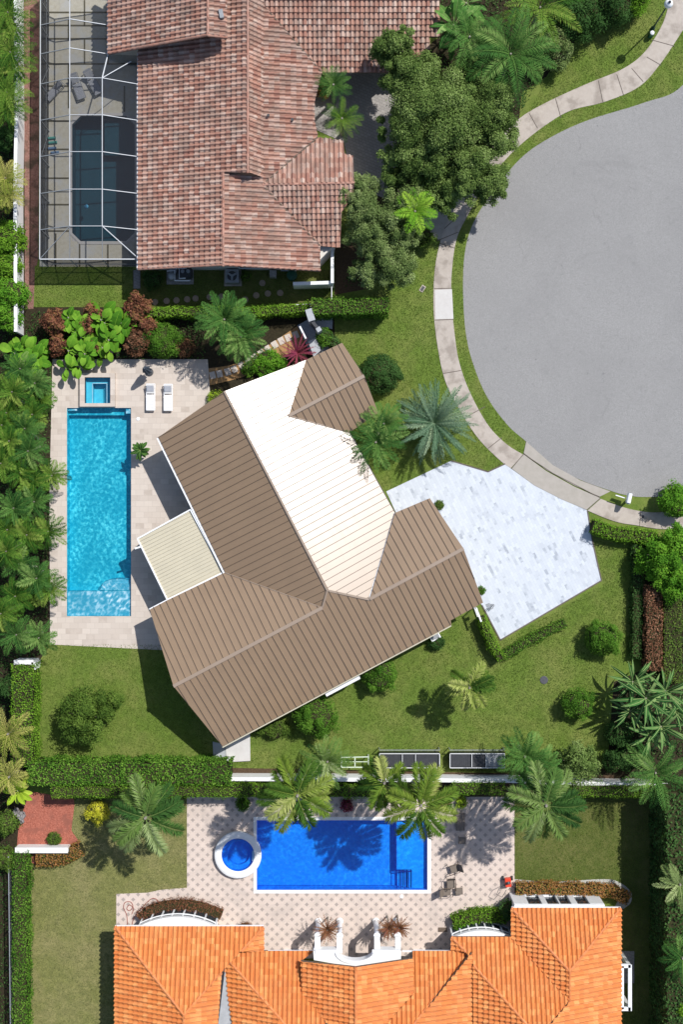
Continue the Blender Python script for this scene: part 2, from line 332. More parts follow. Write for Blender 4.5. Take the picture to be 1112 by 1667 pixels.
# joints
mb = MB()
for (a, b) in (((1062, 65), (1099, 75)), ((1054, 93), (1077, 106)), ((1029, 111), (1048, 133)), ((1005, 121), (1016, 155)), ((975, 131), (982, 166)), ((905, 160), (914, 192)), ((862, 184), (876, 209)), ((835, 205), (846, 234)), ((716, 396), (741, 404)),
               ((707, 470), (736, 469)), ((708, 521), (739, 520)), ((722, 608), (751, 603)), ((757, 680), (790, 662)), ((795, 730), (818, 712)), ((833, 763), (853, 739)), ((956, 830), (978, 811)), ((1042, 856), (1044, 833)), ((712, 392), (746, 378)), ((724, 372), (748, 350))):
    mb.bar(g(*a, .056), g(*b, .056), .05, .006)
mb.bar(g(853, 739, .056), g(900, 770, .056), .05, .008); mb.bar(g(900, 770, .056), g(977, 810, .056), .05, .008)
tag(mb.build('sidewalk_joints', M['joint']), kind='structure')
sheet('neighbour_driveway', [(676, 366), (716, 392), (750, 350), (775, 290), (740, 260), (690, 300)], .014, M['concrete_new'])
sheet('driveway', [(629, 800), (735, 750), (795, 768), (823, 755), (832, 762.5), (870, 790), (915, 813), (957, 831), (965, 880), (980, 945), (815, 1042), (785, 985), (700, 900), (645, 835)], .018, M['marble'])
mb = MB()
E = [(735, 750), (795, 768), (823, 755)], [(957, 831), (965, 880), (980, 945), (815, 1042), (785, 985)]
for L in E:
    for a, b in zip(L[:-1], L[1:]): mb.bar(g(*a, .04), g(*b, .04), .09, .03)
tag(mb.build('driveway_edging', M['joint']), kind='structure')
sheet('pool_deck', [(85, 585), (338, 585), (345, 690), (400, 900), (300, 1060), (81, 1049), (80, 800)], .016, M['travertine'], holes=HOLES)
sheet('pool_deck', [(304, 1297), (838, 1297), (838, 1560), (189, 1560), (189, 1455), (240, 1453), (262, 1448), (290, 1446), (304, 1445)], .016, M['diamond'], holes=HOLES)
sheet('pool_deck', [(66, -60), (224, -60), (240, 200), (226, 434), (64, 434)], .016, M['cagedeck'], holes=HOLES)
sheet('entry_paving', [(500, 118), (640, 118), (665, 240), (640, 330), (575, 300), (560, 232), (500, 205)], .016, M['greypaver'])
sheet('entry_paving', [(512, 512), (542, 513), (541, 536), (528, 532), (540, 560), (520, 590), (505, 575), (484, 530), (505, 518)], .02, M['bluepaver'])
sheet('gravel_strip', smooth_line([(838, 1431), (900, 1435), (985, 1431), (1012, 1438), (1028, 1453), (1027, 1470), (1014, 1480)]) + [(1000, 1480), (1008, 1462), (960, 1444), (838, 1444)], .014, M['gravel'])
# joints of the concrete cage deck
mb = MB()
for (x0, y0, x1, y1) in ((66, 41, 226, 42), (66, 63, 226, 63), (66, 104, 226, 104), (66, 140, 112, 140), (66, 197, 112, 197), (66, 243, 112, 243), (66, 290, 112, 290), (66, 333, 112, 333), (66, 376, 112, 376), (129, 397, 129, 434), (111, 30, 111, 66), (111, 104, 111, 176), (137, 0, 137, 42), (137, 64, 137, 104), (111, -30, 111, 0), (202, 140, 202, 182), (66, 20, 226, 20), (175, 104, 175, 63), (90, 380, 90, 434), (175, 397, 175, 434)):
    mb.bar(g(x0, y0, .058), g(x1, y1, .058), .11, .008)
tag(mb.build('deck_joints', M['cagejoint']), kind='structure')
# ---------------------------------------------------------------- pools
def plaster(name, c, c2): return pm(name, c, c2, 1.2, .6, .3)
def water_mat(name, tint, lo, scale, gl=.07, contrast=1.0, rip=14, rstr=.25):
    """tinted clear water: caustic light flecks are painted into its transparent colour"""
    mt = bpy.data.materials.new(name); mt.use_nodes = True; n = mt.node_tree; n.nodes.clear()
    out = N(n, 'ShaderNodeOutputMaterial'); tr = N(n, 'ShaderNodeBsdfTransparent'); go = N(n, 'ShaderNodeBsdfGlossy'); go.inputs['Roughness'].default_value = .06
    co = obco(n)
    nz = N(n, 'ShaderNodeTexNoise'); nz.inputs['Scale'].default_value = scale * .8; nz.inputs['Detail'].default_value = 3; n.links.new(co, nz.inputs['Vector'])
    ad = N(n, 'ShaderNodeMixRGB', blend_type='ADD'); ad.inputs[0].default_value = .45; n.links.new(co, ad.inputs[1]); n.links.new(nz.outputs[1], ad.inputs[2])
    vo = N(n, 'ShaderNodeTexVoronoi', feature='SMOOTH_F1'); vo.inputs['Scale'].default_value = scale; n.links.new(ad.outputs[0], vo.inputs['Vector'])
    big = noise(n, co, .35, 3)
    f = math_(n, 'MULTIPLY', ramp(n, vo.outputs['Distance'], [(.30, (0, 0, 0)), (.44, (.22, .22, .22)), (.60, (1, 1, 1))]), ramp(n, big, [(.35, (.35, .35, .35)), (.55, (1, 1, 1))]))  # bright cells imitate caustics, painted into the transmitted colour
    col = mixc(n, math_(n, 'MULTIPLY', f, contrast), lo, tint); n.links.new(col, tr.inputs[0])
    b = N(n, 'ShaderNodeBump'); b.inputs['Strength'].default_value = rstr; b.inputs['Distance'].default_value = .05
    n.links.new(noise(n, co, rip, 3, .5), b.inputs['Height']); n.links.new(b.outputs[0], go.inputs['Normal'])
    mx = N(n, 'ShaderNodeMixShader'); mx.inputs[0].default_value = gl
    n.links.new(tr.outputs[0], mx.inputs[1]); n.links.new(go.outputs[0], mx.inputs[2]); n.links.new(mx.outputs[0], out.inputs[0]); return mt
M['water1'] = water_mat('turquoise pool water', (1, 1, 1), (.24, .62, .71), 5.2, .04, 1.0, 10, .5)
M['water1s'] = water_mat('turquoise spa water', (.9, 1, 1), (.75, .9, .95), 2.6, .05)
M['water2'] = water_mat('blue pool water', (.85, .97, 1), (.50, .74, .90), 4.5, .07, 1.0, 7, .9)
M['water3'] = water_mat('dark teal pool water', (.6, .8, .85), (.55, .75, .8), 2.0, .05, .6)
M['pl1'] = plaster('turquoise plaster', (.07, .56, .66), (.09, .62, .72)); M['pl1ledge'] = pm('pale blue pebble plaster', (.42, .60, .70), (.58, .72, .80), 14, .6)
M['pl1spa'] = plaster('spa teal plaster', (.06, .45, .58), (.09, .50, .62))
M['pl2'] = plaster('deep blue plaster', (.0, .22, .74), (.006, .28, .82)); M['pl2ledge'] = plaster('mid blue plaster', (.0, .30, .86), (.004, .35, .90)); M['pl2line'] = plaster('navy tile', (.0, .02, .22), (0, .03, .27))
M['pl3'] = plaster('dark teal plaster', (.02, .085, .11), (.03, .11, .14))
def basin(r, depth, mat, parent, zt=.012):
    A, B = g(r[0], r[1]), g(r[2], r[3]); mb = MB(); x0, x1, y0, y1 = A.x, B.x, B.y, A.y
    V = [(x0, y0, zt), (x1, y0, zt), (x1, y1, zt), (x0, y1, zt), (x0, y0, -depth), (x1, y0, -depth), (x1, y1, -depth), (x0, y1, -depth)]
    mb.add(V, [(4, 5, 6, 7), (0, 4, 7, 3), (1, 2, 6, 5), (0, 1, 5, 4), (3, 7, 6, 2)]); return mb.build('basin', mat, parent)
def pxbox(mb, x0, y0, x1, y1, z0, z1):
    A, B = g(x0, y0), g(x1, y1); mb.box(((A.x + B.x) / 2, (A.y + B.y) / 2, (z0 + z1) / 2), (abs(B.x - A.x), abs(A.y - B.y), z1 - z0)); return mb
def waterplane(r, z, mat, parent):
    A, B = g(r[0], r[1]), g(r[2], r[3]); mb = MB(); mb.add([(A.x, B.y, z), (B.x, B.y, z), (B.x, A.y, z), (A.x, A.y, z)], [(0, 1, 2, 3)]); return mb.build('water', mat, parent)
# 1: turquoise pool with raised square spa
p = thing('swimming_pool', g(160, 833), 'long turquoise rectangular pool with a pale shallow ledge beside the brown metal roof', 'pool')
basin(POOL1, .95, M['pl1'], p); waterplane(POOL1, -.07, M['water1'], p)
mb = MB(); pxbox(mb, 108.8, 962, 212.7, 1002.7, -.94, -.22); mb.build('tanning_ledge', M['pl1ledge'], p)
mb = MB(); P = [g(*q) for q in smooth_line([(212.5, 943), (195, 941), (178, 943), (166, 950), (160, 961)], 5)] + [g(212.5, 961)]; mb.prism(P, -.93, -.50); 
P2 = [g(*q) for q in smooth_line([(212.5, 951), (195, 950), (182, 952), (175, 961)], 5)] + [g(212.5, 961)]; mb.prism(P2, -.499, -.34); mb.build('step', M['pl1ledge'], p)
mb = MB(); mb.tube([g(x, y, -.46) for x, y in smooth_line([(212, 943), (195, 941), (178, 943), (166, 950), (160, 961)], 5)], .03, 6); mb.bar(g(108.8, 961.5, -.22), g(212.5, 961.5, -.22), .06, .04); mb.build('tile_line', M['pl1spa'], p)
mb = MB(); pxbox(mb, 108.8, 664.3, 212.7, 675, -.94, -.5); mb.build('bench', M['pl1'], p)
for r_ in ((110, 664.4, 124, 668.5), (204, 664.4, 212, 673)): pxbox(MB(), *r_, -.3, -.12).build('step', M['pl1ledge'], p)
p = thing('spa', g(159, 635), 'small square spa with raised pale stone rim at the head of the turquoise pool', 'spa')
zt = .34
mb = MB()
X0, Y0, X1, Y1 = 130.5, 608, 188, 662.5; a0, b0, a1, b1 = SPA1
for r in ((X0, Y0, X1, b0), (X0, b1, X1, Y1), (X0, b0, a0, b1), (a1, b0, X1, b1)): pxbox(mb, *r, .0, zt)
mb.build('coping', M['travertine'], p)
basin(SPA1, .9, M['pl1spa'], p, zt - .04); waterplane(SPA1, zt - .09, M['water1s'], p)
mb = MB(); pxbox(mb, a0 + .3, b0 + .3, a0 + 10, b1 - .3, -.89, -.25); pxbox(mb, a1 - 6, b0 + .3, a1 - .3, b1 - .3, -.89, -.25); pxbox(mb, a0 + 10.1, b0 + .3, a1 - 6.1, b0 + 8, -.89, -.25); mb.build('bench', M['pl1spa'], p)
mb = MB()
for q in (((a0 + 11, b0 + 9), (a1 - 7, b0 + 9)), ((a0 + 11, b0 + 9), (a0 + 11, b1 - 1)), ((a1 - 7, b0 + 9), (a1 - 7, b1 - 1))): mb.bar(g(*q[0], -.24), g(*q[1], -.24), .05, .03)
mb.build('tile_line', M['pl1ledge'], p)
# 2: blue pool and round spa
p = thing('swimming_pool', g(557, 1392), 'deep blue rectangular pool with white coping beside the orange tiled roof', 'pool')
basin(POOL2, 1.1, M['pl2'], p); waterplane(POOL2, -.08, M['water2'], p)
mb = MB(); a0, b0, a1, b1 = POOL2; X0, Y0, X1, Y1 = 412.5, 1329.5, 702, 1454
for r in ((X0, Y0, X1, b0), (X0, b1, X1, Y1), (X0, b0, a0, b1), (a1, b0, X1, b1)): pxbox(mb, *r, .02, .07)
mb.build('coping', M['white'], p)
mb = MB(); pxbox(mb, 645, 1335.3, 695.7, 1418, -1.09, -.4); pxbox(mb, 671, 1418, 695.7, 1448.2, -1.09, -.42); mb.build('tanning_ledge', M['pl2ledge'], p)
mb = MB()
for i in range(4): pxbox(mb, 646 + i * 6.2, 1419, 645 + (i + 1) * 6.2 - .5, 1448.2, -1.08, -.95 + i * .14)
mb.build('step', M['pl2ledge'], p)
mb = MB()
for i in range(4): mb.bar(g(646.5 + i * 6.4, 1419, -.36), g(646.5 + i * 6.4, 1448, -.36), .06, .03)
mb.bar(g(645, 1336, -.37), g(645, 1418, -.37), .10, .04); mb.bar(g(645, 1418, -.37), g(671, 1418, -.37), .08, .04); mb.bar(g(419, 1442, -1.07), g(642, 1442, -1.07), .10, .03); mb.build('tile_line', M['pl2line'], p)
p = thing('spa', g(387, 1392), 'round blue spa with a thick white ring rim beside the deep blue pool', 'spa')
z2 = .45; c = g(387, 1392); c0 = lift(g(387, 1392, z2), 0)
mb = MB(); R0 = 26.6 / S; R1 = 38.3 / S
mb.lathe(c0, [(R0, .0), (R0, z2 - .03), (R0 + .03, z2), (R1 - .04, z2), (R1, z2 - .04), (R1 - .03, z2 - .1), (R1 - .05, 0)], 48); mb.f = [f for f in mb.f if len(f) == 4]; mb.mi = mb.mi[:len(mb.f)]; mb.r = mb.r[:len(mb.f)]; mb.build('coping', M['white'], p, smooth=True)
mb = MB(); mb.lathe(c0, [(R0 - .01, z2 - .05), (R0 - .02, -.05), (R0 * .72, -.06), (R0 * .7, -.5), (.001, -.55)], 40); mb.f = [f for f in mb.f if len(f) == 4]; mb.mi = mb.mi[:len(mb.f)]; mb.r = mb.r[:len(mb.f)]; mb.build('basin', M['pl2'], p)
mb = MB(); mb.lathe(c0, [(.001, z2 - .13), (R0 - .012, z2 - .13)], 40); mb.f = [f for f in mb.f if len(f) == 4]; mb.mi = mb.mi[:len(mb.f)]; mb.r = mb.r[:len(mb.f)]; mb.build('water', M['water2'], p)
mb = MB(); pxbox(mb, 411, 1384, 418, 1400, .07, .30); mb.build('spillway', M['white'], p)
# 3: dark pool in the cage
p = thing('swimming_pool', g(168, 290), 'dark teal pool with clipped corners and pale rim inside the screen enclosure', 'pool')
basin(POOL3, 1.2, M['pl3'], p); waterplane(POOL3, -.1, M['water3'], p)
a0, b0, a1, b1 = POOL3; k = 13; w_ = 5
mb = MB()
outer = [(a0 + k, b0 - w_), (a1 - k, b0 - w_), (a1 + w_, b0 + k), (a1 + w_, b1 - k), (a1 - k, b1 + w_), (a0 + k, b1 + w_), (a0 - w_, b1 - k), (a0 - w_, b0 + k)]
inner = [(a0 + k + 1, b0), (a1 - k - 1, b0), (a1, b0 + k + 1), (a1, b1 - k - 1), (a1 - k - 1, b1), (a0 + k + 1, b1), (a0, b1 - k - 1), (a0, b0 + k + 1)]
for i in range(8):
    j = (i + 1) % 8; mb.prism([g(*outer[i]), g(*outer[j]), g(*inner[j]), g(*inner[i])], .02, .07)
for (cx, cy, i) in ((a0, b0, 7), (a1, b0, 1), (a1, b1, 3), (a0, b1, 5)):
    j = (i + 1) % 8; mb.prism([g(*inner[i]), g(*inner[j]), g(cx, cy)], -.3, .019)
mb.build('coping', M['concrete_pale'], p)
mb = MB(); pxbox(mb, a0 + 50, b0 + .3, a1 - .3, b0 + 60, -1.19, -.6); mb.build('bench', M['pl3'], p)

# ---------------------------------------------------------------- roofs
class Plane:
    def __init__(s, P0, n): s.P = Vector(P0); s.n = Vector(n).normalized()
    def hit(s, px, py):
        G = g(px, py); C = Vector((0, 0, H)); d = G - C; t = s.n.dot(s.P - C) / s.n.dot(d); return C + d * t
def eave_plane(a, b, z, slope, inside):
    A, B, I = g(*a, z), g(*b, z), g(*inside, z); e = (B - A).normalized(); w_ = Vector((-e.y, e.x, 0))
    if (I - A).dot(w_) < 0: w_ = -w_
    return Plane(A, (-slope * w_.x, -slope * w_.y, 1))
def ridge_plane(R1_, R2_, slope, side):     # falls away from the ridge towards pixel 'side'
    e = (R2_ - R1_).normalized(); w_ = Vector((-e.y, e.x, 0)); w_.normalize()
    if (g(*side, R1_.z) - R1_).dot(w_) < 0: w_ = -w_
    d2 = (w_ - Vector((0, 0, slope)))
    nn = e.cross(d2)
    if nn.z < 0: nn = -nn
    return Plane(R1_, nn)
def slab(mb, P, n, t, up=0.0):
    P = [Vector(p) + n * up for p in P]; k = len(P)
    nn = (P[1] - P[0]).cross(P[2] - P[1]); 
    tot = Vector((0, 0, 0))
    for i in range(k): tot += P[i].cross(P[(i + 1) % k])
    if tot.z < 0: P = P[::-1]
    Q = [p - Vector((0, 0, t)) for p in P]
    mb.add(P + Q, [tuple(range(k)), tuple(range(2 * k - 1, k - 1, -1))] + [(i, k + i, k + (i + 1) % k, (i + 1) % k) for i in range(k)])
# standing-seam roof face
def metal_face(parent, plane, px, mat, spacing=.50, lab=None, rib=M):
    P = [plane.hit(*q) for q in px]; n = plane.n; mb = MB(); slab(mb, P, n, .14)
    e = n.cross(Vector((0, 0, 1))).normalized(); up = n.cross(e); up = up if up.z > 0 else -up
    O = plane.P; uv = [((p - O).dot(e), (p - O).dot(up)) for p in P]
    u0 = min(u for u, v in uv); u1 = max(u for u, v in uv); mb.cur = 1
    k = math.floor(u0 / spacing)
    while k * spacing < u1:
        k += 1; u = k * spacing + .001; hits = []
        for i in range(len(uv)):
            (ua, va), (ub, vb) = uv[i], uv[(i + 1) % len(uv)]
            if (ua - u) * (ub - u) < 0: hits.append(va + (vb - va) * (u - ua) / (ub - ua))
        hits.sort()
        for a, b in zip(hits[::2], hits[1::2]):
            if b - a > .1: mb.bar(O + e * u + up * (a + .01) + n * .03, O + e * u + up * (b - .01) + n * .02, .028, .045, n)
    o = mb.build('roof_slope', mat, parent)
    if lab: o['label'] = lab
    return o
def metal(name, c, coat, cr, rough=.5, sp=.5):
    mt, n, bs = new_mat(name); bs.inputs['Roughness'].default_value = rough; bs.inputs['Specular IOR Level'].default_value = sp
    bs.inputs['Coat Weight'].default_value = coat; bs.inputs['Coat IOR'].default_value = 1.58
    cs = obco(n, -DANG); sq = N(n, 'ShaderNodeMapping'); sq.inputs['Scale'].default_value = (.35, 2.4, 1); n.links.new(cs, sq.inputs[0]); fr = noise(n, sq.outputs[0], 1.1, 5, .7)
    n.links.new(math_(n, 'ADD', math_(n, 'MULTIPLY', fr, .16), cr - .08), bs.inputs['Coat Roughness'])
    co = obco(n); f = noise(n, co, .7, 5, .6); col = ramp(n, f, [(.3, c), (.7, tuple(x * 1.12 for x in c))])
    f2 = noise(n, co, 9, 5, .7); col = mixc(n, math_(n, 'MULTIPLY', f2, .25), col, tuple(x * .8 for x in c)); n.links.new(col, bs.inputs['Base Color']); return mt
M['roofmetal'] = metal('brown coated steel roof', (.255, .17, .100), 1.0, .34, .5, .35)
M['rib'] = pm('brown steel seam', (.12, .09, .065), (.10, .075, .055), 4, .7, .2)
M['cream'] = metal('cream aluminium panel', (.50, .45, .33), .3, .4); M['creamrib'] = metal('cream panel seam', (.43, .385, .28), .3, .4)
RM = [M['roofmetal'], M['rib']]
SL = .335
SW = eave_plane((257, 712), (366, 933), 3.1, SL, (420, 790)); SE = eave_plane((362, 1215), (735, 1017), 3.05, SL, (500, 1050))
MR1 = SW.hit(365, 637); MR2 = SW.hit(533, 961)
NE = ridge_plane(MR1, MR2, SL, (600, 700))
LR1 = SE.hit(282, 1117); LR2 = SE.hit(525, 989); RR1 = SE.hit(602, 975); RR2 = SE.hit(755, 893)
NWl = ridge_plane(LR1, LR2, SL, (300, 1000)); NWr = ridge_plane(RR1, RR2, SL, (680, 850))
T1 = NE.hit(470, 677); T2 = Plane(T1, (0, 0, 1)).hit(593, 612)
TN = ridge_plane(T1, T2, SL, (520, 600)); TS = ridge_plane(T1, T2, SL, (560, 690))
print('heights', MR1.z, MR2.z, SE.hit(533, 961).z, LR1.z, LR2.z, RR1.z, RR2.z, T1.z, NE.hit(643, 835).z, TN.hit(557, 558).z)
hs = thing('house', g(500, 850), 'single storey house with a brown standing seam metal roof in the centre', 'house')
metal_face(hs, SW, [(257, 712), (365, 637), (535, 960), (526, 990), (366, 932)], RM)
metal_face(hs, NE, [(365, 637), (498, 586), (470, 677), (569, 704), (643, 835), (601, 976), (535, 960)], RM, lab='roof slope glaring white in the sun')
metal_face(hs, SE, [(282, 1117), (525, 989), (535, 960), (601, 976), (755, 893), (787, 981), (734, 1010), (735.5, 1017), (362, 1215)], RM)
metal_face(hs, NWl, [(243, 991), (366, 932), (525, 989), (282, 1117)], RM)
metal_face(hs, NWr, [(602, 975), (643, 835), (700, 811), (755, 893)], RM)
metal_face(hs, TN, [(470, 677), (498, 586), (557, 558), (593, 612)], RM)
metal_face(hs, TS, [(470, 677), (593, 612), (616, 672), (569, 704)], RM)
def flash(a, b, wd=.14, mat='ridgecap', h=.05, nm='ridge_cap', par=None):
    mb_ = MB(); mb_.bar(a + Vector((0, 0, .05)), b + Vector((0, 0, .05)), wd, h); return mb_.build(nm, M[mat], par or hs)
M['ridgecap'] = metal('ridge flashing', (.27, .20, .145), .4, .5)
flash(MR1, MR2); flash(LR1, LR2, .24); flash(RR1, RR2, .24); flash(T1, T2, .24); flash(MR2, SE.hit(601, 976), .14); flash(MR2, LR2, .14)
flash(NE.hit(470, 677), NE.hit(569, 704), .07, h=.02); flash(NE.hit(601, 976), NE.hit(643, 835), .1, 'whitemetal', .02); flash(SW.hit(366, 932), SW.hit(525, 989), .07, h=.02)
def gutter(a, b, z, wd=.13, mat='whitemetal', par=None):
    mb_ = MB(); A, B = g(*a, z), g(*b, z); mb_.bar(A, B, wd, .12); return mb_.build('gutter', M[mat], par or hs)
gutter((256, 713), (365, 934), 3.0); gutter((243, 992), (272, 977), 3.0); gutter((362, 1216.5), (735, 1018.5), 2.95, .08, 'cream'); gutter((570, 704), (644, 836), 2.6, .07, 'darkmetal')
# walls under the roof
def inset(P, d):
    out = []; k = len(P); ar = sum(P[i].x * P[(i + 1) % k].y - P[(i + 1) % k].x * P[i].y for i in range(k)); sg = 1 if ar > 0 else -1
    for i in range(k):
        a, b, c_ = P[i - 1], P[i], P[(i + 1) % k]; e1 = (b - a).to_2d().normalized(); e2 = (c_ - b).to_2d().normalized()
        n1 = Vector((-e1.y, e1.x)) * sg; n2 = Vector((-e2.y, e2.x)) * sg; bis = (n1 + n2); bis = bis / max(.3, bis.dot(n1)); out.append(Vector((b.x + bis.x * d, b.y + bis.y * d, 0)))
    return out
def house_walls(par, px, z, d, mat, name='wall', zt=None):
    P = inset([g(*q, z) for q in px], d); mb_ = MB(); mb_.prism(P, 0, zt or z - .12); mb_.build(name, mat, par); return P
HW = house_walls(hs, [(257, 712), (498, 586), (557, 558), (616, 672), (569, 704), (643, 835), (700, 811), (787, 981), (362, 1215), (243, 991), (366, 932)], 3.0, .55, M['offwhite'], zt=2.72)
def gable(par, pl1, pl2, c1, ap, c2, d, mat):   # triangular wall under a gable
    A, R, B = pl1.hit(*c1), pl1.hit(*ap), pl2.hit(*c2); mid = (A + B) / 2; ax = Vector((R.x - mid.x, R.y - mid.y, 0))
    e = (B - A); e.z = 0; e.normalize(); nrm = Vector((-e.y, e.x, 0)); nrm = nrm if nrm.dot(ax) > 0 else -nrm
    A2 = A - nrm * d + e * .6; B2 = B - nrm * d - e * .6; top = mid - nrm * d; z0 = 2.7
    mb_ = MB(); q = nrm * .12
    V = [lift(A2, z0), lift(B2, z0), lift(B2, B.z), lift(top, R.z - .22), lift(A2, A.z)]
    mb_.add(V + [v - q for v in V], [(0, 1, 2, 3, 4), (9, 8, 7, 6, 5), (0, 5, 6, 1), (1, 6, 7, 2), (2, 7, 8, 3), (3, 8, 9, 4), (4, 9, 5, 0)]); mb_.build('gable_wall', mat, par)
gable(hs, NWl, SE, (243, 991), (282, 1117), (362, 1215), .55, M['offwhite']); gable(hs, NWr, SE, (700, 811), (755, 893), (787, 981), .55, M['offwhite'])
gable(hs, TN, TS, (557, 558), (593, 612), (616, 672), .55, M['offwhite']); gable(hs, SW, NE, (257, 712), (365, 637), (498, 586), .55, M['offwhite'])
def opening(par, A, B, t0, wd, z0, z1, name='window', out=1):
    """a framed window or door on the wall running from A to B, centre at fraction t0"""
    A, B = lift(A, 0), lift(B, 0); e = (B - A).normalized(); nn = Vector((e.y, -e.x, 0)) * out; c_ = A + (B - A) * t0; zc = (z0 + z1) / 2
    f = MB(); R = Matrix((e, nn, Vector((0, 0, 1)))).transposed()
    for (dx, dz, sx, sz) in ((0, (z1 - z0) / 2, wd + .16, .08), (0, -(z1 - z0) / 2, wd + .16, .08), (-wd / 2 - .04, 0, .08, z1 - z0 - .081), (wd / 2 + .04, 0, .08, z1 - z0 - .081), (0, 0, .05, z1 - z0 - .081)):
        f.box(c_ + nn * .03 + e * dx + Vector((0, 0, zc + dz)), (sx, .10, sz), M=R)
    fo = f.build(name, M['whitemetal'], par)
    q = MB(); q.box(c_ + nn * .01 + Vector((0, 0, zc)), (wd, .06, z1 - z0 - .08), M=R); q.build('pane', M['glass'], fo); return fo
def wall_openings(par, P, spec, sgn):
    for (i, t, wd, z0, z1, nm) in spec: opening(par, P[i], P[(i + 1) % len(P)], t, wd, z0, z1, nm, sgn)
area = sum(HW[i].x * HW[(i + 1) % len(HW)].y - HW[(i + 1) % len(HW)].x * HW[i].y for i in range(len(HW))); sgn = 1 if area > 0 else -1
wall_openings(hs, HW, [(10, .3, 2.4, .05, 2.2, 'glass_door'), (10, .7, 2.4, .05, 2.2, 'glass_door'), (0, .5, 1.8, .9, 2.1, 'window'), (4, .4, 1.4, .05, 2.2, 'door'), (4, .75, 1.2, .9, 2.1, 'window'), (6, .5, 4.6, .05, 2.3, 'garage_door'),
    (7, .12, 1.4, .9, 2.1, 'window'), (7, .35, 1.6, .9, 2.1, 'window'), (7, .6, 1.6, .9, 2.1, 'window'), (7, .85, 1.2, .9, 2.1, 'window'), (8, .3, 1.5, .9, 2.1, 'window'), (8, .7, 1.5, .9, 2.1, 'window'), (9, .5, 2.4, .05, 2.2, 'glass_door')], sgn)
# patio roof
pr = Plane(g(223, 877, 2.75), (0, 0, 1)); e_ = (g(272, 976) - g(223, 877)).normalized(); w_ = Vector((-e_.y, e_.x, 0))
pr = Plane(g(223, 877, 2.75), (-.02 * w_.x, -.02 * w_.y, 1))
o = metal_face(hs, pr, [(223.5, 877), (311, 829), (365, 931), (272, 976)], [M['cream'], M['creamrib']], .25); o.name = 'patio_roof'
mb = MB(); Q = [pr.hit(*q) for q in ((223.5, 877), (311, 829), (365, 931), (272, 976))]
mb.bar(Q[0], Q[1], .1, .16); mb.bar(Q[1] + Vector((0, 0, .05)), Q[2] + Vector((0, 0, .05)), .2, .2); mb.bar(Q[2], Q[3], .1, .16); mb.bar(Q[3], Q[0], .1, .16); mb.build('patio_roof_frame', M['whitemetal'], hs)
for q in (Q[0], Q[3]):
    mb = MB(); c_ = q + (Q[2] - q) * .03; mb.box((c_.x, c_.y, 1.34), (.14, .14, 2.66)); mb.build('patio_post', M['whitemetal'], hs)
mb = MB(); mb.bar(pr.hit(219, 893) , pr.hit(229, 890), .12, .1); mb.build('gutter_outlet', M['whitemetal'], hs)
# bay roof on the south-east wall, corner stoop and gutter heads
mb = MB(); A, B = g(528, 1127, 2.4), g(583, 1098, 2.4); e_ = (B - A).normalized(); nn = Vector((e_.y, -e_.x, 0)); mb.prism([A, B, B + nn * .35, A + nn * .35], 0, 2.4); mb.build('bay_window', M['whitemetal'], hs)
mb = MB(); mb.prism([g(346, 1207), g(368, 1212), g(368, 1241), g(348, 1241)], .03, .10); mb.build('step', M['greywall'], hs)
mb = MB(); mb.prism([g(367, 1212), g(407, 1190), g(407.5, 1238), g(369, 1240)], .03, .16); mb.build('stoop', M['concrete_pale'], hs)
for q_, z_ in (((368, 931), 2.95), ((366, 1205), 2.8), ((795, 985), 2.4)): MB().box(g(*q_, z_), (.3, .2, .2), .4).build('downpipe_head', M['greymetal'], hs)

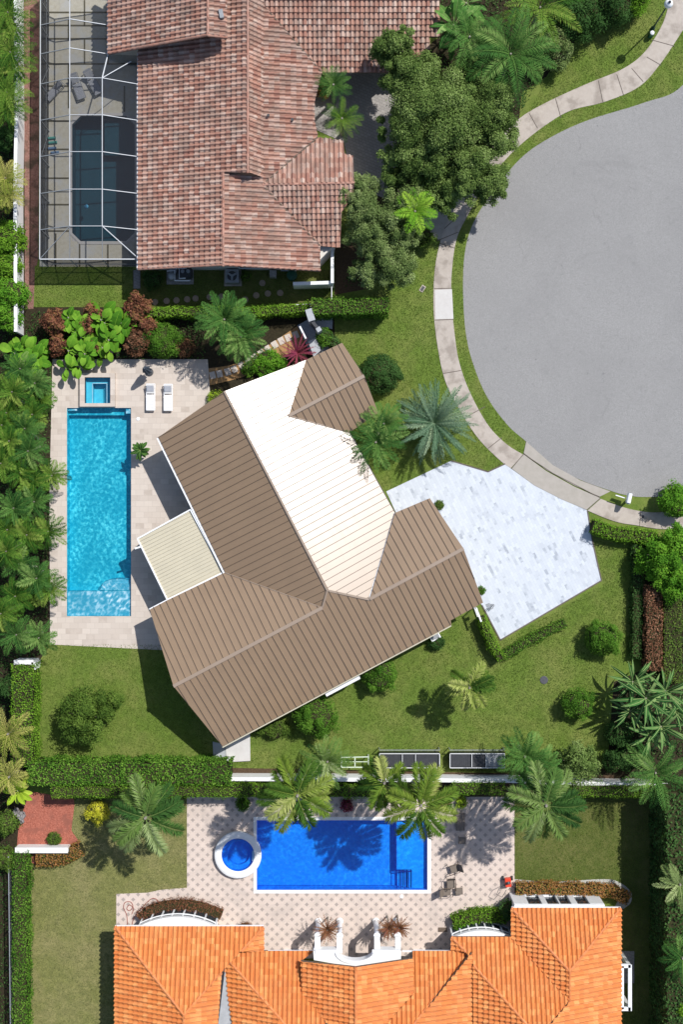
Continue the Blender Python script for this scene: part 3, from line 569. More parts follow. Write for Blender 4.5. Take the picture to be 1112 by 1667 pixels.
# ---------------------------------------------------------------- tile roofs
def tile_geo(plane, pieces, pu=.335, pv=.40, amp=.125, step=.085, seed=1):
    rs = np.random.RandomState(seed); n = plane.n; e = n.cross(Vector((0, 0, 1))).normalized(); up = n.cross(e)
    if up.z < 0: up = -up; e = -e
    if e.cross(up).dot(n) < 0: e = -e
    O = plane.P; V = []; F = []; Rn = []; ns = 5
    prof = [(-.5, .12), (-.40, .0), (-.30, .1), (-.22, .66), (-.05, 1.), (.12, .9), (.26, .4), (.34, .1), (.42, .0), (.5, .12)]
    tris = []
    for px in pieces:
        vv = [Vector((q[0], q[1], 0)) for q in px]
        tris += [px] if len(px) < 4 else [[px[i] for i in t] for t in mathutils.geometry.tessellate_polygon([vv])]
    for px in tris:
        P = [plane.hit(*q) for q in px]; uv = [((p - O).dot(e), (p - O).dot(up)) for p in P]
        u0, u1 = min(a for a, b in uv), max(a for a, b in uv); v0, v1 = min(b for a, b in uv), max(b for a, b in uv)
        bm = bmesh.new(); lay = bm.faces.layers.float.new('rnd')
        for i in range(math.floor(u0 / pu) - 1, math.ceil(u1 / pu) + 1):
            for j in range(math.floor(v0 / pv) - 1, math.ceil(v1 / pv) + 1):
                h = abs(math.sin(i * 127.1 + j * 311.7 + seed * 7.7) * 43758.5453) % 1; h2 = abs(math.sin(i * 269.5 + j * 183.3 + seed) * 27183.1) % 1
                uc = (i + .5) * pu; va = j * pv + (h2 - .5) * .02; vb = (j + 1) * pv
                # coarse reject
                cc = O + e * uc + up * (va + vb) / 2
                lo = []; hi = []
                for (a, hh) in prof:
                    lo.append(bm.verts.new(O + e * (uc + a * pu) + up * va + n * (hh * amp + step)))
                    hi.append(bm.verts.new(O + e * (uc + a * pu * .93) + up * (vb + .02) + n * (hh * amp * .85)))
                dn = [bm.verts.new(v.co - n * (step * .9)) for v in lo]
                for k in range(len(prof) - 1):
                    for q in ((lo[k], lo[k + 1], hi[k + 1], hi[k]), (dn[k], dn[k + 1], lo[k + 1], lo[k])):
                        f = bm.faces.new(q); f[lay] = h
        ar = sum(uv[i][0] * uv[(i + 1) % len(uv)][1] - uv[(i + 1) % len(uv)][0] * uv[i][1] for i in range(len(uv)))
        for i in range(len(P)):
            a, b = P[i], P[(i + 1) % len(P)]; nr = (b - a).cross(n); nr = nr if ar > 0 else -nr
            bmesh.ops.bisect_plane(bm, geom=bm.verts[:] + bm.edges[:] + bm.faces[:], plane_co=a, plane_no=nr, clear_outer=True, dist=1e-5)
        bm.verts.index_update(); b0 = len(V); V += [v.co.copy() for v in bm.verts]
        for f in bm.faces: F.append([b0 + v.index for v in f.verts]); Rn.append(f[lay])
        bm.free()
    return V, F, Rn
def tile_face(par, plane, pieces, mats, seed, **kw):
    V, F, Rn = tile_geo(plane, pieces, seed=seed, **kw); mb_ = MB()
    mb_.v = [tuple(v) for v in V]; mb_.f = F; mb_.mi = [0] * len(F); mb_.r = list(Rn); mb_.cur = 1
    for px in pieces: slab(mb_, [plane.hit(*q) for q in px], plane.n, .16, -.012)
    return mb_.build('roof_slope', mats, par)
def cap_line(par, a, b, mat, r=.12, name='ridge_cap', lift_=.04):
    a = a + Vector((0, 0, lift_)); b = b + Vector((0, 0, lift_)); d = b - a; k = max(1, int(d.length / .42)); mb_ = MB(); rs = random.Random(int(abs(a.x * 100)))
    for i in range(k):
        p0 = a + d * (i / k); p1 = a + d * ((i + 1.08) / k); mb_.rc = rs.random(); mb_.tube([p0, p1], [r * 1.1, r * .9], 8)
    return mb_.build(name, mat, par)
def tile_mat(name, stops, grime, gscale, streak=None):
    mt, n, bs = new_mat(name); bs.inputs['Roughness'].default_value = .65; bs.inputs['Specular IOR Level'].default_value = .3
    at = N(n, 'ShaderNodeAttribute', attribute_name='rnd'); k = len(stops)
    col = ramp(n, at.outputs['Fac'], [(i / (k - 1), c) for i, c in enumerate(stops)])
    co = obco(n); f = noise(n, co, gscale, 6, .7, .4); col = mixc(n, ramp(n, f, [(.42, (0, 0, 0)), (.62, (.75, .75, .75))]), col, grime)
    col = mixc(n, ramp(n, noise(n, co, 2.2, 6, .8, 1.), [(.56, (0, 0, 0)), (.7, (.45, .45, .45))]), col, tuple(x * .62 for x in grime))
    f2 = noise(n, co, 6, 6, .75); col = mixc(n, math_(n, 'MULTIPLY', f2, .3), col, tuple(x * .5 for x in stops[0]))
    n.links.new(col, bs.inputs['Base Color']); bump(n, bs, noise(n, co, 12, 4), .3); return mt
M['tileA'] = tile_mat('weathered clay tile', [(.32, .15, .11), (.42, .215, .155), (.47, .27, .20), (.52, .34, .27), (.58, .44, .36)], (.27, .185, .145), .8)
M['tileB'] = tile_mat('orange clay tile', [(.66, .20, .05), (.71, .235, .06), (.76, .28, .08), (.84, .38, .13)], (.64, .22, .07), .8)
M['capA'] = tile_mat('clay ridge tile', [(.36, .16, .11), (.50, .27, .20)], (.3, .2, .16), 1.); M['capB'] = tile_mat('orange ridge tile', [(.62, .20, .06), (.74, .28, .10)], (.58, .2, .08), 1.)
# --- north house (weathered clay)
hn = thing('house', g(430, 230), 'large house with a weathered pink and brown clay tile roof at the top', 'house')
TA = [M['tileA'], M['wood']]
sW = .30
WW = eave_plane((225, 90), (225, 438), 3.0, sW, (300, 250))
zr1 = WW.hit(363, 350).z; zr2 = WW.hit(403, 200).z
RL1, RL2 = WW.hit(363, 281), WW.hit(363, 433); RH1, RH2 = WW.hit(403, -60), WW.hit(403, 281)
EE = ridge_plane(RL1, RL2, .24, (500, 350))
p427 = EE.hit(427, 150); ST = Plane(RH1, (RH1 - Vector((p427.x, RH1.y, p427.z))).cross(Vector((0, 1, 0)))); 
if ST.n.z < 0: ST.n = -ST.n
print('north', zr1, zr2, EE.hit(427, 150).z, EE.hit(520, 420).z)
tile_face(hn, WW, [[(225, -60), (403, -60), (403, 281), (225, 281)], [(225, 281), (363, 281), (363, 432), (225, 439)]], TA, 3)
tile_face(hn, ST, [[(403, -60), (427, -60), (427, 290), (403, 281)]], TA, 4)
tile_face(hn, EE, [[(427, -60), (430, -60), (430, 10), (524, 118), (512, 165), (512, 198), (517, 222), (427, 300)], [(363, 281), (427, 285), (427, 300), (521, 400), (521, 441), (363, 432)]], TA, 5)
SO = eave_plane((523, 118), (640, 118), 2.8, .33, (600, 40))
tile_face(hn, SO, [[(430, -60), (640, -60), (640, 118), (524, 118), (430, 10)], [(640, -60), (700, -60), (700, 92), (640, 92)], [(700, -60), (716, -60), (716, 60), (700, 60)]], TA, 6)
WR1 = EE.hit(427, 301); WR2 = Plane(WR1, (0, 0, 1)).hit(577, 298)
WN = ridge_plane(WR1, WR2, .30, (500, 240)); WS = ridge_plane(WR1, WR2, .30, (500, 380))
tile_face(hn, WN, [[(427, 301), (517, 224), (559, 230), (561, 252), (575, 254), (577, 298)]], TA, 7)
tile_face(hn, WS, [[(427, 301), (577, 299), (575, 318), (556, 345), (554, 403), (521, 400)]], TA, 8)
UB = eave_plane((176, -60), (176, 88), 3.3, .42, (300, 0)); UR1, UR2 = UB.hit(338, -60), UB.hit(338, 58)
UE = ridge_plane(UR1, UR2, .34, (380, 0))
tile_face(hn, UB, [[(176, -60), (338, -60), (338, 58), (176, 88)]], TA, 9); tile_face(hn, UE, [[(338, -60), (369, -60), (369, 62), (338, 58)]], TA, 10)
for a, b in ((RH1, RH2), (RL1, RL2), (WR1, WR2), (UR1, UR2), (UB.hit(176, 87), UB.hit(338, 57)), (WW.hit(225, 438), WW.hit(363, 431)), (EE.hit(363, 431), EE.hit(521, 440)), (UE.hit(338, 58), UE.hit(369, 61))): cap_line(hn, a, b, M['capA'], .1)
for a, b, pl in (((427, 301), (517, 224), EE), ((427, 301), (521, 400), EE), ((430, 10), (524, 118), EE)): flash(pl.hit(*a), pl.hit(*b), .08, 'wood', .1, 'valley_flashing', hn)
mb = MB(); a, b = RH2, ST.hit(427, 283); c_ = RL1; y = RH2.y; mb.add([(RL1.x, y, RL1.z - .3), (RH2.x, y, RH2.z), (b.x, y, b.z), (b.x, y, b.z - .5), (RL1.x, y + .1, RL1.z - .3), (RH2.x, y + .1, RH2.z), (b.x, y + .1, b.z), (b.x, y + .1, b.z - .5)], [(0, 3, 2, 1), (4, 5, 6, 7), (0, 1, 5, 4), (1, 2, 6, 5)]); mb.build('gable_wall', M['wood'], hn)
house_walls(hn, [(225, -60), (715, -60), (700, 90), (520, 116), (512, 210), (575, 260), (555, 402), (521, 438), (225, 438)], 2.9, .5, M['offwhite'], zt=2.6)
A0, A1 = g(176, 88, 3.1), g(338, 88, 3.1); mb = MB(); mb.box(((A0.x + A1.x) / 2 + .4, A0.y + 3.4, 1.5), (A1.x - A0.x - .4, 5.6, 3.0)); mb.build('wall', M['offwhite'], hn)
gutter((224.3, 86), (223.5, 439), 2.95, .1, 'whitemetal', hn); gutter((175, -40), (175, 88), 3.2, .08, 'whitemetal', hn); gutter((511, 162), (511, 199), 2.6, .1, 'whitemetal', hn)
mb = MB(); mb.box(UE.hit(352, 24) + Vector((.35, 0, .1)), (.28, .6, .3), .2); mb.build('vent_hood', M['greymetal'], hn)
for q in ((437, 190), (476, 197)):
    mb = MB(); mb.lathe(EE.hit(*q), [(.07, 0), (.07, .3), (.1, .3), (.1, .36)], 10); mb.build('vent_pipe', M['darkmetal'], hn)
wy = g(0, 438, 2.9).y + .5
for xx, nm, ww in ((290, 'window', 1.3), (410, 'window', 1.6), (470, 'door', 1.0)):
    A = Vector((g(225, 0, 2.9).x + .5, wy, 0)); B = Vector((g(521, 0, 2.9).x - .5, wy, 0)); X = g(xx, 0).x
    opening(hn, A, B, (X - A.x) / (B.x - A.x), ww, .9 if nm == 'window' else .05, 2.1, nm, 1)
# --- south house (orange)
ho = thing('house', g(600, 1640), 'large house with a bright orange barrel tile roof at the bottom', 'house')
TB = [M['tileB'], M['wood']]
zo = 3.0; so = .42
NP = eave_plane((187, 1508), (429, 1508), zo, so, (300, 1600)); WP = eave_plane((187, 1508), (187, 1667), zo, so, (300, 1600))
tile_face(ho, NP, [[(187, 1508), (429, 1508), (360, 1584), (299, 1652)]], TB, 11, pu=.34)
tile_face(ho, WP, [[(187, 1508), (299, 1652), (299, 1760), (187, 1760)]], TB, 12, pu=.34)
AP = NP.hit(299, 1652); EP = Plane(AP, Vector((.36, 0, 1)))
tile_face(ho, EP, [[(299, 1652), (360, 1584), (352, 1700), (350, 1760), (299, 1760)]], TB, 13)
NP2 = eave_plane((429, 1548), (762, 1548), zo, so, (600, 1700))
Z3 = Plane(NP2.hit(363, 1553) + Vector((0, 0, .5)), (0, 0, 1))
tile_face(ho, NP2, [[(363, 1553), (429, 1548), (512, 1548), (490, 1565), (530, 1667), (580, 1760), (535, 1760), (458, 1660)], [(640, 1760), (632, 1664), (672, 1620), (672, 1548), (762, 1548), (752, 1570), (674, 1667)]], TB, 14)
E5 = eave_plane((429, 1508), (429, 1547), zo, so, (380, 1530)); tile_face(ho, E5, [[(429, 1509), (429, 1549), (392, 1549)]], TB, 15)
WP2 = Plane(NP2.hit(363, 1553) + Vector((0, 0, .0)), (-.42, 0, 1)); tile_face(ho, WP2, [[(363, 1553), (458, 1660), (535, 1760), (390, 1760), (378, 1667)]], TB, 16)
mb = MB(); P = [g(366, 1578, 3.3), g(377, 1667, 3.3), g(390, 1760, 3.3), g(350, 1760, 3.3), g(355, 1667, 3.3)]; mb.prism(P, 3.1, 3.3); mb.build('flat_roof', M['greywall'], ho)
zr = NP2.hit(492, 1617).z + .42 * 3.72
GR1 = Plane((0, 0, zr), (0, 0, 1)).hit(579, 1574); GR2 = Plane((0, 0, zr), (0, 0, 1)).hit(579, 1760)
GW = ridge_plane(GR1, GR2, so, (500, 1620)); GE = ridge_plane(GR1, GR2, .40, (650, 1620))
tile_face(ho, GW, [[(490, 1564), (579, 1574), (579, 1760), (535, 1667), (492, 1617)], ], TB, 17)
tile_face(ho, GE, [[(579, 1574), (672, 1560), (672, 1620), (632, 1664), (620, 1760), (579, 1760)]], TB, 18)
mb = MB(); g0, g1, g2 = GW.hit(492, 1566), Vector(GR1), GE.hit(670, 1563); yy = max(g0.y, g1.y, g2.y) - .7; mb.add([(g0.x, yy, 3.0), (g2.x, yy, 3.0), (g2.x, yy, g2.z - .2), (g1.x, yy, g1.z - .2), (g0.x, yy, g0.z - .2), (g0.x, yy - .15, 3.0), (g2.x, yy - .15, 3.0), (g2.x, yy - .15, g2.z - .2), (g1.x, yy - .15, g1.z - .2), (g0.x, yy - .15, g0.z - .2)], [(4, 3, 2, 1, 0), (5, 6, 7, 8, 9), (0, 1, 6, 5), (1, 2, 7, 6), (4, 0, 5, 9)]); mb.build('gable_wall', M['white'], ho)
EP2 = Plane(NP2.hit(674, 1667), (.30, 0, 1)); tile_face(ho, EP2, [[(768, 1550), (771, 1572), (772, 1760), (600, 1760), (674, 1667)]], TB, 19)
NP3 = eave_plane((735, 1525), (834, 1525), zo, so, (800, 1600))
tile_face(ho, NP3, [[(735, 1525), (834, 1525), (928, 1628), (895, 1667), (858, 1667), (771, 1571), (758, 1549)]], TB, 20)
W6 = eave_plane((735, 1525), (735, 1549), zo, so, (780, 1540)); tile_face(ho, W6, [[(735, 1526), (758, 1549), (735, 1549)]], TB, 21)
WP3 = Plane(NP3.hit(771, 1571), (-.42, 0, 1)); tile_face(ho, WP3, [[(771, 1571), (858, 1667), (930, 1760), (773, 1760)]], TB, 22)
NP4 = eave_plane((833, 1478), (1011, 1478), zo, so, (920, 1600)); WP4 = eave_plane((833, 1478), (833, 1525), zo, so, (900, 1560)); 
tile_face(ho, NP4, [[(833, 1478), (1011, 1478), (928, 1581)]], TB, 23)
tile_face(ho, WP4, [[(833, 1478), (928, 1581), (928, 1628), (833, 1525)]], TB, 24)
EP4 = eave_plane((1011, 1478), (1011, 1667), zo, so, (930, 1600)); tile_face(ho, EP4, [[(1011, 1478), (1011, 1760), (830, 1760), (895, 1667), (928, 1628), (928, 1581)]], TB, 25)
NP5 = Plane(NP3.hit(895, 1667), NP3.n); tile_face(ho, NP3, [[(858, 1667), (895, 1667), (830, 1760), (930, 1760)]], TB, 26)
print('south', AP.z, zr, NP3.hit(858, 1667).z, NP4.hit(928, 1581).z)
for pl, a, b in ((NP, (187, 1508), (299, 1652)), (NP, (299, 1652), (360, 1584)), (WP, (299, 1652), (299, 1760)), (NP2, (363, 1553), (458, 1660)), (NP2, (458, 1660), (535, 1760)), (GW, (579, 1574), (579, 1760)), (NP2, (762, 1558), (674, 1667)), (NP2, (674, 1667), (600, 1757)), (NP3, (771, 1571), (858, 1667)), (NP3, (858, 1667), (930, 1756)), (NP3, (735, 1525), (758, 1549)), (NP4, (833, 1478), (928, 1581)), (NP4, (1011, 1478), (928, 1581)), (WP4, (928, 1581), (928, 1628)), (NP, (429, 1509), (393, 1548))):
    cap_line(ho, pl.hit(*a), pl.hit(*b), M['capB'], .115)
# walls
for px in ([(187, 1508), (429, 1508), (429, 1760), (187, 1760)], [(436, 1548), (512, 1548), (512, 1760), (436, 1760)], [(655, 1548), (762, 1548), (762, 1760), (655, 1760)], [(735, 1525), (840, 1525), (840, 1760), (735, 1760)], [(833, 1478), (1011, 1478), (1011, 1760), (833, 1760)]):
    house_walls(ho, px, zo, .95, M['white'], zt=zo - .17)
mb = MB(); A, B = g(505, 1580, 3), g(665, 1760, 3); pxA = g(505, 1600); mb.box(((A.x + B.x) / 2, (A.y + B.y) / 2 - 1, 1.7), (B.x - A.x, A.y - B.y - 2, 3.3)); mb.build('wall', M['white'], ho)
for (a, b) in (((436, 1548.2), (512, 1548.2)), ((655, 1548.2), (733, 1548.2)), ((833, 1477), (1011, 1477)), ((187, 1507), (429, 1507))): gutter(a, b, zo - .1, .09, 'whitemetal', ho)
# curved bay windows
def bay(cx, cy0, half, bulge, z, nwin, tilt=.5):
    mb_ = MB(); top = []; bot = []
    k = 14
    for i in range(k + 1):
        t = -1 + 2 * i / k; top.append(g(cx + t * half, cy0 - bulge * (1 - t * t), z)); bot.append(g(cx + t * half * 1.02, cy0 - (bulge + 4) * (1 - t * t) - 1, 0))
    back = [g(cx + half, cy0 + 14, z), g(cx - half, cy0 + 14, z)]
    P = [lift(p_, 0) for p_ in top] + [lift(p_, 0) for p_ in back]
    mb_.prism(P, .03, .55); mb_.prism(P, z - .35, z)
    for i in range(0, k + 1, 2): a = top[i]; mb_.box((a.x, a.y - .06, z / 2), (.11, .11, z - .1))
    for i in range(k): mb_.bar(lift(top[i], 1.75), lift(top[i + 1], 1.75), .07, .07)
    o_ = mb_.build('bay_window', M['whitemetal'], ho)
    q = MB()
    for i in range(k): a, b = top[i], top[i + 1]; q.add([(a.x, a.y - .05, .5), (b.x, b.y - .05, .5), (b.x, b.y - .05, z - .3), (a.x, a.y - .05, z - .3)], [(0, 1, 2, 3)])
    q.build('pane', M['glass'], o_)
bay(287, 1508, 62, 15, 2.5, 6); bay(786, 1526, 48, 11, 2.5, 4)
# glazed north wall with white mullions on the east wing
mb = MB(); z = 2.8
A, B = g(838, 1477, 2.8), g(985, 1477, 2.8); mb.box(((A.x + B.x) / 2, A.y - .2, .25), (B.x - A.x, .8, .5)); mb.box(((A.x + B.x) / 2, A.y - .2, 2.72), (B.x - A.x, .8, .2))
xs = [838, 864, 866, 892, 912, 932, 940, 962, 985]
for x0_, x1_ in ((838, 862), (884, 893), (912, 914), (932, 942), (962, 985)):
    a, b = g(x0_, 1477, 2.8), g(x1_, 1477, 2.8); mb.box(((a.x + b.x) / 2, A.y - .18, 1.56), (b.x - a.x, .78, 2.12))
o = mb.build('window_bay', M['whitemetal'], ho)
q = MB(); q.box(((A.x + B.x) / 2, A.y - .25, 1.56), (B.x - A.x - .3, .55, 2.1)); q.build('pane', M['glass'], o)
# entry portico: fascia with a round-headed recess carried on white pilasters
mb = MB(); z1 = 4.0
def hz(px, py): return g(px, py, z1)
arc = [(548 + 31 * (1 - math.cos(t)) , 1549 + 17 * math.sin(t)) for t in [math.pi * i / 14 for i in range(15)]]
outl = [(510, 1548), (548, 1548)] + arc[1:-1] + [(610, 1548), (653, 1548), (653, 1563), (579, 1574.5), (511, 1563)]
bmp = bmesh.new()
left = [(510, 1548), (548, 1548)] + arc[1:8] + [(579, 1574.5), (511, 1563)]; right = arc[7:14] + [(610, 1548), (653, 1548), (653, 1563), (579, 1574.5)]
for part_ in (left, right):
    mb.prism([hz(*q_) for q_ in part_], 3.1, z1)
mb.build('portico', M['white'], ho)
mb = MB()
for i in range(14): mb.bar(hz(*arc[i]) + Vector((0, 0, .02)), hz(*arc[i + 1]) + Vector((0, 0, .02)), .22, .18)
for q_ in ((513, 548), (606, 652)): mb.bar(hz(q_[0], 1549), hz(q_[1], 1549), .26, .12)
mb.build('portico_moulding', M['whitemetal'], ho)
for x_ in (517, 553, 614, 648):
    mb = MB(); T_ = g(x_, 1525, 3.4); B_ = T_; c_ = Vector((T_.x, T_.y, 0)); yb = hz(x_, 1556).y
    mb.box((c_.x, (c_.y + yb) / 2, 3.35), (.40, abs(c_.y - yb), .30)); mb.lathe((c_.x, c_.y, 0), [(.26, .03), (.26, .2), (.19, .26), (.17, 3.0), (.24, 3.1), (.24, 3.22)], 16); mb.build('column', M['white'], ho)
# pergola frame at the east side
pg_ = thing('pergola', g(1015, 1600), 'white open pergola frame against the east side of the orange roofed house', 'pergola')
mb = MB(); zp = 2.7
for a, b in (((1010, 1572), (1027, 1572)), ((1010, 1642), (1027, 1642)), ((1026, 1570), (1026, 1645)), ((1013, 1572), (1013, 1642))): mb.bar(g(*a, zp), g(*b, zp), .26, .2)
mb.build('frame', M['whitemetal'], pg_)
for q_ in ((1025, 1573), (1025, 1641)):
    mb = MB(); a = g(*q_, zp); mb.box((a.x, a.y, 1.3), (.25, .25, 2.6)); mb.build('post', M['white'], pg_)
mb = MB(); mb.prism([g(1005, 1548), g(1033, 1548), g(1033, 1600), (g(1005, 1600))], .015, .06); tag(mb.build('patio_slab', M['greypaver']), kind='structure')
# ---------------------------------------------------------------- foliage generators
def quads_obj(name, Q, rnd, mats, parent, mi=None, core=None):
    """Q: (n,4,3) quads; optional core MB mesh appended as second material"""
    n = len(Q); V = Q.reshape(-1, 3); off = ORG[parent.name] if parent is not None else Vector((0, 0, 0))
    me = bpy.data.meshes.new(name)
    F = np.arange(n * 4)
    me.vertices.add(len(V)); me.vertices.foreach_set('co', (V - np.array(off)).astype(np.float32).ravel())
    me.loops.add(n * 4); me.loops.foreach_set('vertex_index', F.astype(np.int32))
    me.polygons.add(n); me.polygons.foreach_set('loop_start', np.arange(0, n * 4, 4, dtype=np.int32)); me.polygons.foreach_set('loop_total', np.full(n, 4, dtype=np.int32))
    a = me.attributes.new('rnd', 'FLOAT', 'FACE'); a.data.foreach_set('value', np.clip(rnd, 0, 1).astype(np.float32))
    me.update(calc_edges=True)
    for q in (mats if isinstance(mats, list) else [mats]): me.materials.append(q)
    o = bpy.data.objects.new(name, me); COL.objects.link(o)
    if parent is not None: o.parent = parent; ORG[o.name] = off
    else: ORG[o.name] = Vector((0, 0, 0))
    return o
def unit(v): return v / np.maximum(1e-6, np.linalg.norm(v, axis=-1, keepdims=True))
def leaf_quads(C, Nn, size, rs, aspect=.5, jitter=.8):
    """diamond leaves at centres C facing roughly along Nn"""
    n = len(C); Nn = unit(Nn + rs.normal(0, jitter * .6, (n, 3))); a = unit(np.cross(Nn, rs.normal(0, 1, (n, 3)))); b = np.cross(Nn, a)
    L = (size * rs.uniform(.65, 1.3, n))[:, None]; W = L * aspect
    return np.stack([C - a * L * .5, C + b * W * .5 + Nn * L * .06, C + a * L * .5, C - b * W * .5 + Nn * L * .06], 1)
def crown_leaves(c, R, hh, nclump, nleaf, size, rs, aspect=.5, clr=.28, flat=.75, bottom=.15, jit=.8, squash=None):
    """many small clumps over a dome; returns leaf quads and a per-leaf random (clump tone + leaf tone)"""
    Q = []; Rn = []; sx, sy = squash or (1, 1)
    for i in range(nclump):
        u = rs.uniform(0, 1); th = rs.uniform(0, 2 * math.pi); ph = math.acos(1 - u * (1 - bottom * 0)) if u < 1 else 1.5
        rr = rs.uniform(.5, .95) if i % 4 else rs.uniform(.2, .6); ct = math.cos(ph); st = math.sin(ph)
        cc = np.array([c[0] + R * rr * st * math.cos(th) * sx, c[1] + R * rr * st * math.sin(th) * sy, c[2] + hh * rr * ct])
        r = R * clr * rs.uniform(.6, 1.25); k = int(nleaf / nclump * rs.uniform(.6, 1.4)); d = unit(rs.normal(0, 1, (k, 3))); d[:, 2] = np.where(d[:, 2] < -.3, -d[:, 2], d[:, 2])
        rad = (rs.uniform(.3, 1.0, k) + np.abs(rs.normal(0, .22, k)))[:, None]; P = cc + d * rad * r * np.array([1, 1, flat])
        Q.append(leaf_quads(P, d + np.array([0, 0, .5]), size, rs, aspect, jit)); tone = rs.uniform(.0, .8); Rn.append(np.clip(tone * .55 + rs.uniform(0, .5, k) ** 1.3, 0, 1))
    return np.concatenate(Q), np.concatenate(Rn)
def limbs(base, top, R, n, rs, r0, mat, parent, spread=.6):
    mb = MB(); base = Vector(base); top = Vector(top); mid = base.lerp(top, .45) + Vector((rs.uniform(-.2, .2), rs.uniform(-.2, .2), 0))
    mb.tube([base, base.lerp(mid, .5) + Vector((.05, 0, 0)), mid], [r0 * 1.25, r0, r0 * .8], 8)
    for i in range(n):
        th = 2 * math.pi * (i + rs.uniform(-.3, .3)) / n; e = mid + Vector((math.cos(th) * R * spread, math.sin(th) * R * spread, (top.z - mid.z) * rs.uniform(.5, .9)))
        mb.tube([mid, mid.lerp(e, .5) + Vector((0, 0, .15)), e], [r0 * .5, r0 * .3, r0 * .1], 5)
    return mb.build('trunk', mat, parent)
def tree(px, py, R_px, ztop, hh, label, mat, seed, nclump=60, nleaf=9000, size=.28, group=None, name='broadleaf_tree', cat='tree', r0=.2, extra=(), limbn=7, aspect=.55, clr=.28, squash=None, wood='bark', flat=.75):
    """crown centred on the pixel; several lobes may be given as (px, py, R_px, ztop)"""
    rs = np.random.RandomState(seed); c = g(px, py, ztop - hh * .5); t = thing(name, (c.x, c.y, 0), label, cat, group)
    Q, Rn = crown_leaves((c.x, c.y, ztop - hh), m(R_px, ztop), hh, nclump, nleaf, size, rs, aspect, clr, squash=squash, flat=flat)
    for (ex, ey, er, ez) in extra:
        c2 = g(ex, ey, ez - hh * .4); q2, r2 = crown_leaves((c2.x, c2.y, ez - hh * .8), m(er, ez), hh * .8, int(nclump * (er / R_px) ** 2) + 4, int(nleaf * (er / R_px) ** 2), size, rs, aspect, clr * 1.1, flat=flat)
        Q = np.concatenate([Q, q2]); Rn = np.concatenate([Rn, r2])
    quads_obj('crown', Q, Rn, mat, t); limbs((c.x, c.y, 0), (c.x, c.y, ztop - .3 * hh), m(R_px, ztop), limbn, rs, r0, M[wood], t)
    return t
def frond_quads(base, az, L, el0, droop, ll, k, rs, width=.05, plume=0, curve=0.0, tip=.5, w_keel=.35, prof=None):
    """one pinnate frond: arching rachis with leaflets; returns quads"""
    Q = []; p = np.array(base, float); n = k; ds = L / n; el = el0; a = az; pts = []; dirs = []
    for i in range(n + 1):
        d = np.array([math.cos(a) * math.cos(el), math.sin(a) * math.cos(el), math.sin(el)]); pts.append(p.copy()); dirs.append(d); p = p + d * ds; el -= droop / n * (.5 + i / n); a += curve / n
    pts = np.array(pts); dirs = np.array(dirs)
    up0 = np.array([0, 0, 1.]); side = unit(np.cross(dirs, up0)); upv = np.cross(side, dirs)
    w0 = .035
    for i in range(0, n, 2):        # rachis strip
        j = min(n, i + 2); t = i / n; Q.append([pts[i] - side[i] * w0 * (1 - t), pts[i] + side[i] * w0 * (1 - t), pts[j] + side[j] * w0 * (1 - j / n), pts[j] - side[j] * w0 * (1 - j / n)])
    nr = len(Q)
    rolls = [(-1, w_keel), (1, w_keel)] if not plume else [(-1, .1), (1, .1), (-.75, .75), (.75, .75), (-.8, -.6), (.8, -.6)][:plume]
    for i in range(1, n + 1):
        t = i / n
        if t < .12: continue
        sh = (math.sin(math.pi * min(1, (t * .82 + .16))) ** .6) if prof is None else prof(t); l = ll * sh
        for (sg, rz) in rolls:
            u = side[i] * sg + upv[i] * rz; u = u / np.linalg.norm(u); fw = tip + (rs.uniform(-.12, .12) if not plume else rs.uniform(-.38, .3))
            d = u * math.cos(fw) + dirs[i] * math.sin(fw); d = d / np.linalg.norm(d); ln = l * rs.uniform(.85, 1.12); q = pts[i] + dirs[i] * rs.uniform(-.02, .02)
            m1 = q + d * ln * .5; e = q + d * ln + np.array([0, 0, -.22 * ln]); wv = unit(np.cross(d, u + upv[i]))[None][0] * 0 + dirs[i] * width
            Q.append([q - wv * .35, m1 - wv * .5, e, m1 + wv * .5])
    return np.array(Q), nr
